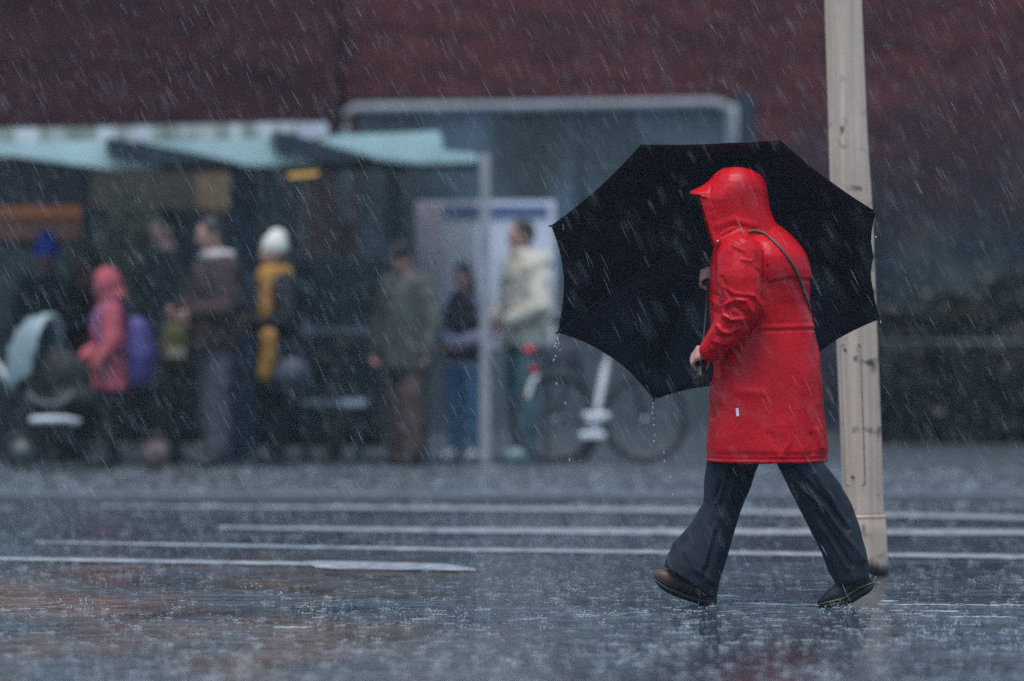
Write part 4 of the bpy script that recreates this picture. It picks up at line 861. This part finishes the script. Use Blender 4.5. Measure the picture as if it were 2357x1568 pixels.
# olive coat
mm=M((.075,.085,.075),(.085,.055,.05),(.03,.022,.02),1.25)
q=person('man in a long olive coat and brown trousers looking down by the bench',938,583,37.3,40,H=1.47,mats=mm,hair=HAIR,bow=32,coat_len=.22,bulk=1.22,arms={'L':((-.02,.30,1.1),(.03,.30,.88)),'R':((0,.30,1.1),(.06,.30,.88))})
h=MB(); k=q['k']; h.ell(q['Hd'](-.008,0,.06),np.array((.102,.09,.07))*k,M=q['M']); h.ell(q['Hd'](.085,0,.05),np.array((.055,.07,.012))*k,M=q['M']); child(q,h,'cap',fabric('dark_cap',(.02,.024,.024),.9),.006)
# young person with dark vest
mm=M((.42,.38,.52),(.10,.21,.34),(.85,.83,.82))
q=person('young person in dark vest and blue jeans behind the front shelter post',1071,603,38.3,62,mats=mm,hair=HAIR,hairstyle='long',bow=22,coat_len=.13,bulk=1.0,arms={'L':((.02,.25,1.1),(.25,.03,1.0)),'R':((.02,.25,1.1),(.26,-.02,1.03))})
h=MB(); k=q['k']; P=q['P']
th=np.linspace(0,2*math.pi,24,endpoint=False)
h.loft([np.array([P(a*math.cos(t),b*math.sin(t),z) for t in th]) for z,a,b in ((.86,.16,.20),(1.0,.165,.20),(1.2,.165,.20),(1.34,.155,.19),(1.42,.115,.14),(1.47,.09,.10))]); child(q,h,'vest',fabric('dark_vest',(.016,.018,.026),.6,.3,90,.4),.01,4,lambda co,nm: co+nm*(nz(co,6,6,30)*.008)[:,None])
# cream hoodie
mm=M((.60,.54,.45),(.09,.18,.21),(.42,.55,.58),1.15)
q=person('man in a cream hoodie and teal trousers standing before the white board',1208,507,38.2,25,mats=mm,hair=HAIR,coat_len=.13,bulk=1.2,arms={'L':((.0,.27,1.1),(.2,.16,1.0)),'R':((.0,.26,1.1),(.22,.1,1.02))})
h=MB(); k=q['k']; h.torus(q['P'](-.03,0,1.46),.095*k,.05*k,(.2,0,1)); h.ell(q['P'](-.12,0,1.42),np.array((.09,.12,.08))*k,M=q['M']); child(q,h,'hood',mm['jacket'])
# bags on the platform
gb=MB(); a=pt(360,1078,36.3); a[2]=.06
gb.ell(a+np.array((0,0,.09)),(.085,.07,.095)); gb.ell(a+np.array((.03,.02,.14)),(.05,.05,.05)); o=remesh(gb,'carrier_bag',fabric('dusty_bag',(.12,.085,.08),.7),None,.008,3,lambda co,nm: co+nm*(nz(co,18,18,14)*.014)[:,None]); recentre(o,a); tag(o,'small dusty pink bag on the platform near the brown jacket','bag')
h=MB(); h.torus(a+np.array((0,0,.2)),.04,.006,(0,1,0),20,6); keep(h.obj('handle',fabric('bag_handle',(.12,.09,.08),.8)),o)
gb=MB(); a=pt(770,1050,38.9); a[2]=.06; gb.ell(a+np.array((0,0,.12)),(.07,.06,.13)); o=remesh(gb,'paper_bag',fabric('paper_brown',(.12,.09,.06),.8),None,.008,3,lambda co,nm: co+nm*(nz(co,18,18,14)*.02)[:,None]); recentre(o,a); tag(o,'crumpled brown paper bag under the bench','bag')

# ================================================================== STROLLER
so=empty('stroller',pt(115,1080,36.4)*np.array((1,1,0))+np.array((0,0,.06))); tag(so,'baby stroller with a grey hood and dark seat at the platform edge','stroller')
HG=fabric('stroller_grey',(.25,.33,.34),.7,.15,80,.3); SD=fabric('stroller_black',(.007,.008,.010),.7); SW=plain('stroller_white',(.62,.66,.68),.35); SF=plain('stroller_frame',(.04,.05,.055),.35,.6)
def S(x,y,dy=0): return pt(x,y,36.4+dy)
pv=S(100,858); rr_=.37; wd=.24
def bow_pt(phi,al,k=1.0): 
    e=np.array((.62*math.cos(phi),-.5*math.cos(phi),math.sin(phi))); return pv+e*rr_*k*max(math.cos(al),0)**.45+np.array((.25,1,0))*wd*k*math.sin(al)
hh=MB()
for k_ in (1.0,.94):
    rings=[[bow_pt(R(p_),a,k_*(1-.025*math.cos(i*math.pi))) for a in np.linspace(-math.pi/2,math.pi/2,20)] for i,p_ in enumerate(np.linspace(205,78,13))]
    hh.loft(rings,cap=False,closed=False)
hh=hh.obj('hood',HG); sd_=hh.modifiers.new('s','SOLIDIFY'); sd_.thickness=.006; keep(hh,so)
h=MB(); h.tube([bow_pt(R(78),a,1.0) for a in np.linspace(-1.5,1.5,24)],.018,8); h.obj('hood_rim',plain('rim_pale',(.42,.52,.54),.5),hh)
h=MB(); c=S(115,880); h.ell(c,(.27,.2,.24)); h.ell(c+np.array((.1,-.04,-.12)),(.22,.18,.14)); keep(remesh(h,'seat',SD,None,.01,4),so)
h=MB(); h.tube([S(62,905,-.22),S(85,925,-.25),S(115,932,-.27),S(150,925,-.25),S(168,905,-.2)],.022,8); keep(h.obj('bumper_bar',fabric('bar_grey',(.09,.09,.10),.6)),so)
h=MB(); h.tube([S(70,968,-.3),S(100,966,-.32),S(150,966,-.3),S(182,972,-.25)],.024,8); keep(h.obj('footrest',SW),so)
h=MB(); h.tube([S(-30,808,.15),S(-5,842,.1),S(18,875,.05),S(34,900,.02)],.02,8); keep(h.obj('handlebar',SW),so)
for dy in (-.22,.22):
    h=MB(); h.tube([S(34,900,dy*.6),S(80,960,dy),S(150,1005,dy),S(225,1040,dy)],.014,8); keep(h.obj('frame_tube',SF),so)
    h=MB(); h.tube([S(150,905,dy),S(100,985,dy),S(60,1035,dy)],.014,8); keep(h.obj('frame_tube',SF),so)
for x,r_,dy in ((50,.125,-.26),(50,.125,.26),(222,.085,-.2),(222,.085,.2)):
    c=S(x,1000,dy); c[2]=.06+r_; wm=MB(); wm.torus(c,r_-.02,.02,(0,1,0),28,8); wo=wm.obj('wheel',plain('tyre',(.02,.02,.022),.7)); keep(wo,so)
    h=MB(); h.tube([c-np.array((0,.015,0)),c+np.array((0,.015,0))],r_*.55,18); h.obj('hub',plain('hub_grey',(.12,.13,.145),.4),wo)
h=MB(); h.box((S(85,1000)[0],S(0,0,-.15)[1],S(0,1030)[2]),(S(165,0)[0],S(0,0,.15)[1],S(0,1000)[2])); keep(h.obj('basket',SD,None,False,.02),so)

# ================================================================== BICYCLE
bk=empty('bicycle',pt(1378,1062,37.7)*np.array((1,1,0))+np.array((0,0,.06))); tag(bk,'dark city bicycle with white frame tube and red rear lights','bicycle')
def Bp(x,y,dy=0): return pt(x,y,37.7+dy)
BF=plain('bike_black',(.02,.022,.03),.35); BW=plain('bike_white',(.88,.92,.94),.3); TY=plain('tyre_black',(.018,.018,.02),.7); RIM=plain('rim_grey',(.13,.14,.16),.4,.3); REDL=plain('red_lens',(.50,.02,.05),.25)
for cx_ in (1277,1484):
    c=Bp(cx_,965); r_=c[2]-.06; wm=MB(); wm.torus(c,r_-.02,.02,(0,1,0),44,8); wo=wm.obj('wheel',TY); keep(wo,bk)
    h=MB(); h.torus(c,r_-.045,.009,(0,1,0),44,6); h.obj('rim',RIM,wo); h=MB()
    for k_ in range(18):
        a=2*math.pi*k_/18; h.tube([c+np.array((math.cos(a+.2)*.02,(-1)**k_*.02,math.sin(a+.2)*.02)),c+np.array((math.cos(a)*(r_-.05),0,math.sin(a)*(r_-.05)))],.0016,4)
    h.obj('spoke',RIM,wo)
    h=MB(); h.tube([c-np.array((0,.045,0)),c+np.array((0,.045,0))],.026 if cx_<1300 else .018,12); h.obj('hub',plain('hub_silver',(.5,.52,.56),.3,.3),wo)
rc,fc,bb=Bp(1277,965),Bp(1484,965),Bp(1368,975)
h=MB(); h.torus(rc,rc[2]-.06+.025,.02,(0,1,0),20,8,R(-5),R(120)); keep(h.obj('rear_mudguard',BF),bk)
h=MB(); h.tube([Bp(1208,945,-.02),Bp(1214,910,-.02),Bp(1224,882,-.02),Bp(1238,862,-.02)],.026,10,flat=.7); keep(h.obj('mudguard_tip',BW),bk)
def tb_(name,pts,r_,mat): 
    h=MB(); h.tube(pts,r_,10); o=h.obj(name,mat); keep(o,bk); return o
seat=Bp(1322,800); head=Bp(1438,775)
tb_('down_tube',[bb,Bp(1376,935),Bp(1392,850),Bp(1408,775),Bp(1430,735)],.026,BW); tb_('seat_tube',[bb,seat,Bp(1312,745)],.018,BF); tb_('chain_stay',[bb,rc],.012,BF); tb_('seat_stay',[Bp(1328,830),rc],.010,BF); tb_('fork',[head,Bp(1462,890),fc],.014,BF); tb_('head_tube',[Bp(1424,715),head],.02,BF)
tb_('handlebar',[Bp(1385,705,-.3),Bp(1418,700,-.2),Bp(1424,708,0),Bp(1418,700,.2),Bp(1385,705,.3)],.012,BF)
h=MB(); h.ell(Bp(1308,738),(.13,.08,.03)); h.ell(Bp(1290,737),(.08,.1,.035)); keep(remesh(h,'saddle',BF,None,.009,3),bk)
cr=MB(); cr.tube([bb-np.array((0,.05,0)),bb-np.array((0,.04,0))],.052,20); cr=cr.obj('chain_guard',BW); keep(cr,bk)
for s_,dx,dy_ in ((1,-.0,.055),(-1,.0,-.075)):
    h=MB(); c=bb+np.array((dx,-.11*1,dy_)); h.box((-.085,-.05,-.022),(.085,.05,.022),c=c+np.array((.012*s_,0,0))); keep(h.obj('pedal',BW,None,False,.012),bk)
    tb_('crank',[bb+np.array((0,-.06,0)),c],.014,BW)
tb_('rear_rack',[Bp(1225,815,-.06),Bp(1330,812,-.06)],.01,BF); tb_('rear_rack',[Bp(1225,815,.06),Bp(1330,812,.06)],.01,BF); tb_('rack_stay',[Bp(1245,815,-.07),rc-np.array((0,.07,0))],.006,BF)
h=MB(); h.box((Bp(1262,0)[0],Bp(0,0,-.1)[1],Bp(0,845)[2]),(Bp(1335,0)[0],Bp(0,0,.1)[1],Bp(0,790)[2])); keep(h.obj('pannier',fabric('pannier',(.055,.055,.075),.7),None,True,.03),bk)
h=MB(); h.ell(Bp(1218,808,-.03),(.046,.03,.034)); keep(h.obj('rear_light',REDL),bk); h=MB(); h.ell(Bp(1228,851,-.03),(.038,.03,.03)); keep(h.obj('reflector',REDL),bk)

# ================================================================== RAIN, DRIPS, SPLASHES
def water(name,a,c=(.75,.82,.88)):
    m,nt,b,L=basemat(name); b.inputs['Base Color'].default_value=(*c,1); b.inputs['Roughness'].default_value=.25; b.inputs['Alpha'].default_value=a
    b.inputs['Transmission Weight'].default_value=0.0; return m
def spindle(V,F,p,dv,L_,r_):
    a=np.cross(dv,(0,1,0)); a/=np.linalg.norm(a); b=np.cross(dv,a); o=len(V)
    V.append(p-dv*L_*.5)
    for f_,k_ in ((-.22,1.0),(.22,.9)):
        for t in (0,2.094,4.189): V.append(p+dv*L_*f_+(a*math.cos(t)+b*math.sin(t))*r_*k_)
    V.append(p+dv*L_*.5)
    for j in range(3):
        k=(j+1)%3; F.append((o,o+1+k,o+1+j)); F.append((o+1+j,o+1+k,o+4+k,o+4+j)); F.append((o+4+j,o+4+k,o+7))
V=[];F=[]
N=15000
for i in range(N):
    d=(14.5**3+(37.0**3-14.5**3)*rng.random())**(1/3)
    px=rng.uniform(-330,2690); py=rng.uniform(-260,1568)
    p=pt(px,py,d)
    if p[2]<.03: continue
    if 37.5>d>36.3 and p[0]<pt(1100,0,d)[0] and p[2]<2.2: continue
    a=R(27+rng.normal()*3.2); b=rng.normal()*.12
    dv=np.array((math.sin(a),b,-math.cos(a))); dv/=np.linalg.norm(dv)
    spindle(V,F,p,dv,rng.uniform(.035,.10),rng.uniform(.0004,.0009))
RW_=water('rain_water',.36); nt_=RW_.node_tree; tc_=nt_.nodes.new('ShaderNodeTexCoord'); nn_=nt_.nodes.new('ShaderNodeTexNoise'); nn_.inputs['Scale'].default_value=2.2; mr_=nt_.nodes.new('ShaderNodeMapRange')
mr_.inputs['From Min'].default_value=.3; mr_.inputs['From Max'].default_value=.7; mr_.inputs['To Min'].default_value=.06; mr_.inputs['To Max'].default_value=.42
nt_.links.new(tc_.outputs['Object'],nn_.inputs['Vector']); nt_.links.new(nn_.outputs['Fac'],mr_.inputs['Value']); nt_.links.new(mr_.outputs[0],nt_.nodes['Principled BSDF'].inputs['Alpha'])
mb_=MB(); mb_.add(np.array(V),F); kind(mb_.obj('rain',RW_),'stuff')
# drips from the umbrella tips
V=[];F=[]
def drip(x,y,L_,r_,ya): 
    p=ray_plane(x,y,CRIM,AX); spindle(V,F,p,np.array((rng.normal()*.12,0,-1.0)),L_,r_)
for x,y,L_,r_ in ((1283,770,.02,.002),(1284,782,.022,.0022),(1286,793,.02,.002),(1279,792,.012,.003),(1277,797,.01,.0032),(1281,801,.01,.0025),(1289,806,.012,.0018),(1279,821,.012,.0026),(1274,830,.014,.0032),(1281,884,.014,.003),(1301,929,.016,.0026),(1310,1060,.02,.003),
    (1503,931,.018,.002),(1502,941,.02,.0022),(1501,952,.016,.003),(1504,964,.012,.0024),(1505,980,.014,.0028),(1507,1003,.012,.0022),(1505,1017,.016,.0034),(1528,1043,.014,.002),(1529,1063,.016,.0028),(1543,1100,.016,.0026),(1548,1141,.018,.0022),
    (1510,917,.010,.0028),(1536,911,.012,.003),(1547,908,.01,.002),(1563,905,.012,.0028),(2027,742,.014,.0026),(1272,532,.01,.002),(2016,546,.01,.003)):
    drip(x,y,L_,r_,0)
mb_=MB(); mb_.add(np.array(V),F); kind(mb_.obj('dripping_water',water('drip_water',.85)),'stuff')
# splashes on the road
V=[];F=[]
def splash(x,y,k,z=.006):
    n_=rng.integers(3,7)
    for j in range(n_):
        a=rng.uniform(0,2*math.pi); h_=rng.uniform(.002,.013)*k; r_=rng.uniform(.004,.022)*k
        p=np.array((x+math.cos(a)*r_,y+math.sin(a)*r_,z+h_)); dv=np.array((math.cos(a)*1.1,math.sin(a)*1.1,.9)); dv/=np.linalg.norm(dv)
        spindle(V,F,p,dv,rng.uniform(.004,.012)*k,rng.uniform(.0008,.0022)*k)
    if rng.random()<.7:                    # low broken rim of water
        rr=rng.uniform(.012,.035)*k; a0=rng.uniform(0,6.28); nn=9
        for j in range(nn):
            a=a0+j*.42; p=np.array((x+math.cos(a)*rr,y+math.sin(a)*rr,z+.003*k)); dv=np.array((-math.sin(a),math.cos(a),rng.uniform(-.1,.25))); dv/=np.linalg.norm(dv); spindle(V,F,p,dv,.02*k*rng.uniform(.5,1),.0014*k)
for i in range(15000):
    d=(15.0**2+(36.0**2-15.0**2)*rng.random())**.5; x=rng.uniform(-.125,.125)*d; y=d+CAM_Y
    c=mnoise.noise(Vector((x*.8,y*.35,3)))
    if rng.random()>.6+.9*c or (d>32.1): continue
    splash(x,y,rng.uniform(.3,.8))
for x,y,k in ((1610,1398,1.0),(1640,1400,.9),(1585,1396,1.0),(1560,1390,1.1),(1548,1386,1.0),(1950,1402,1.2),(1925,1404,.9),(1940,1412,1.2),(1630,1410,1.2)):
    p=G(x,y); splash(p[0],p[1],k)
for i in range(1700):                       # spray over the platform and along the kerb
    d=rng.uniform(31.5,36.8); x=rng.uniform(-.12,.12)*d; splash(x,d+CAM_Y,rng.uniform(.6,1.5),.066 if d>32.25 else .006)
for i in range(1700):
    d=(15.5**2+(21.8**2-15.5**2)*rng.random())**.5; x=rng.uniform(-.11,.11)*d; y=d+CAM_Y
    c=mnoise.noise(Vector((x*1.6,y*.7,8)))
    if rng.random()>.5+1.1*c: continue
    splash(x,y,rng.uniform(.5,1.3))
for i in range(150):                        # the larger upright crowns of the heavy drops
    d=(16.0**2+(24.0**2-16.0**2)*rng.random())**.5; x=rng.uniform(-.105,.105)*d; y=d+CAM_Y; k=rng.uniform(.9,1.9)
    for j in range(rng.integers(6,13)):
        a=rng.uniform(0,2*math.pi); r_=rng.uniform(.006,.02)*k; h_=rng.uniform(.001,.020)*k; lean=rng.uniform(.2,.7)
        dv=np.array((math.cos(a)*lean,math.sin(a)*lean,1.0)); dv/=np.linalg.norm(dv)
        spindle(V,F,np.array((x+math.cos(a)*r_,y+math.sin(a)*r_,.006+h_)),dv,rng.uniform(.003,.006)*k,rng.uniform(.0012,.0022)*k)
# long wavelets
for x0,x1,yy in ((1690,1760,1393.5),(1730,1800,1394.5),(1770,1880,1397),(1860,1960,1398),(2020,2130,1396),(2100,2260,1397),(2230,2357,1398),(2060,2200,1412),(2150,2330,1425),(1585,1640,1388),(1640,1700,1376),(640,710,1449),(2030,2060,1388)):
    for j in range(16):
        x=rng.uniform(x0,x1); p=G(x,yy+rng.normal()*.8)+np.array((0,0,.008)); spindle(V,F,p,np.array((1,rng.normal()*.3,0)),rng.uniform(.02,.07),.0018)
mb_=MB(); mb_.add(np.array(V),F); kind(mb_.obj('rain_splashes',water('splash_water',.4)),'stuff')

# ================================================================== CAMERA, LIGHT, AIR
cam=bpy.data.cameras.new('camera'); co_=bpy.data.objects.new('camera',cam); COL.objects.link(co_)
co_.location=(0,CAM_Y,CAM_H); co_.rotation_euler=(R(90),0,0); cam.lens=200; cam.sensor_width=36; cam.shift_y=-(784-HY)/2357.0
cam.clip_end=600; cam.dof.use_dof=True; cam.dof.focus_distance=21.9; cam.dof.aperture_fstop=1.75; cam.dof.aperture_blades=9
scene.camera=co_
w=bpy.data.worlds.new('World'); scene.world=w; w.use_nodes=True; nt=w.node_tree; bgn=nt.nodes['Background']
sky=nt.nodes.new('ShaderNodeTexSky'); sky.sky_type='NISHITA'; sky.sun_disc=False; sky.sun_elevation=R(74); sky.sun_rotation=R(205); sky.air_density=1.6; sky.dust_density=1.0; sky.ozone_density=4.0
tn=nt.nodes.new('ShaderNodeMix'); tn.data_type='RGBA'; tn.blend_type='MULTIPLY'; tn.inputs[0].default_value=1; tn.inputs[7].default_value=(.66,.92,1.14,1)
hs=nt.nodes.new('ShaderNodeHueSaturation'); hs.inputs['Saturation'].default_value=.45; nt.links.new(sky.outputs[0],hs.inputs['Color']); nt.links.new(hs.outputs[0],tn.inputs[6]); nt.links.new(tn.outputs[2],bgn.inputs['Color']); bgn.inputs['Strength'].default_value=.075
sun=bpy.data.lights.new('sun','SUN'); sun.energy=1.5; sun.angle=R(40); sun.color=(1,.90,.82); so_=bpy.data.objects.new('sun',sun); COL.objects.link(so_)
so_.rotation_euler=(R(16),0,R(-25))
vs=scene.view_settings; vs.view_transform='Standard'; vs.look='None'; vs.gamma=1; vs.use_curve_mapping=False; vs.exposure=.78
mb_=MB(); mb_.box((-255,-255,-1),(255,255,12.5)); hz=mb_.obj('haze',None,None,False); hz.data.materials.clear(); kind(hz,'stuff')
hm=bpy.data.materials.new('haze'); hm.use_nodes=True; n_=hm.node_tree; n_.nodes.clear(); ou=n_.nodes.new('ShaderNodeOutputMaterial'); pv=n_.nodes.new('ShaderNodeVolumePrincipled')
pv.inputs['Color'].default_value=(.70,.86,1.0,1); pv.inputs['Density'].default_value=.0007; n_.links.new(pv.outputs[0],ou.inputs['Volume']); hz.data.materials.append(hm)
scene.cycles.use_denoising=False; scene.cycles.max_bounces=6; scene.cycles.diffuse_bounces=3; scene.cycles.glossy_bounces=3; scene.cycles.transmission_bounces=3; scene.cycles.transparent_max_bounces=24; scene.cycles.volume_bounces=0
scene.cycles.sample_clamp_indirect=4
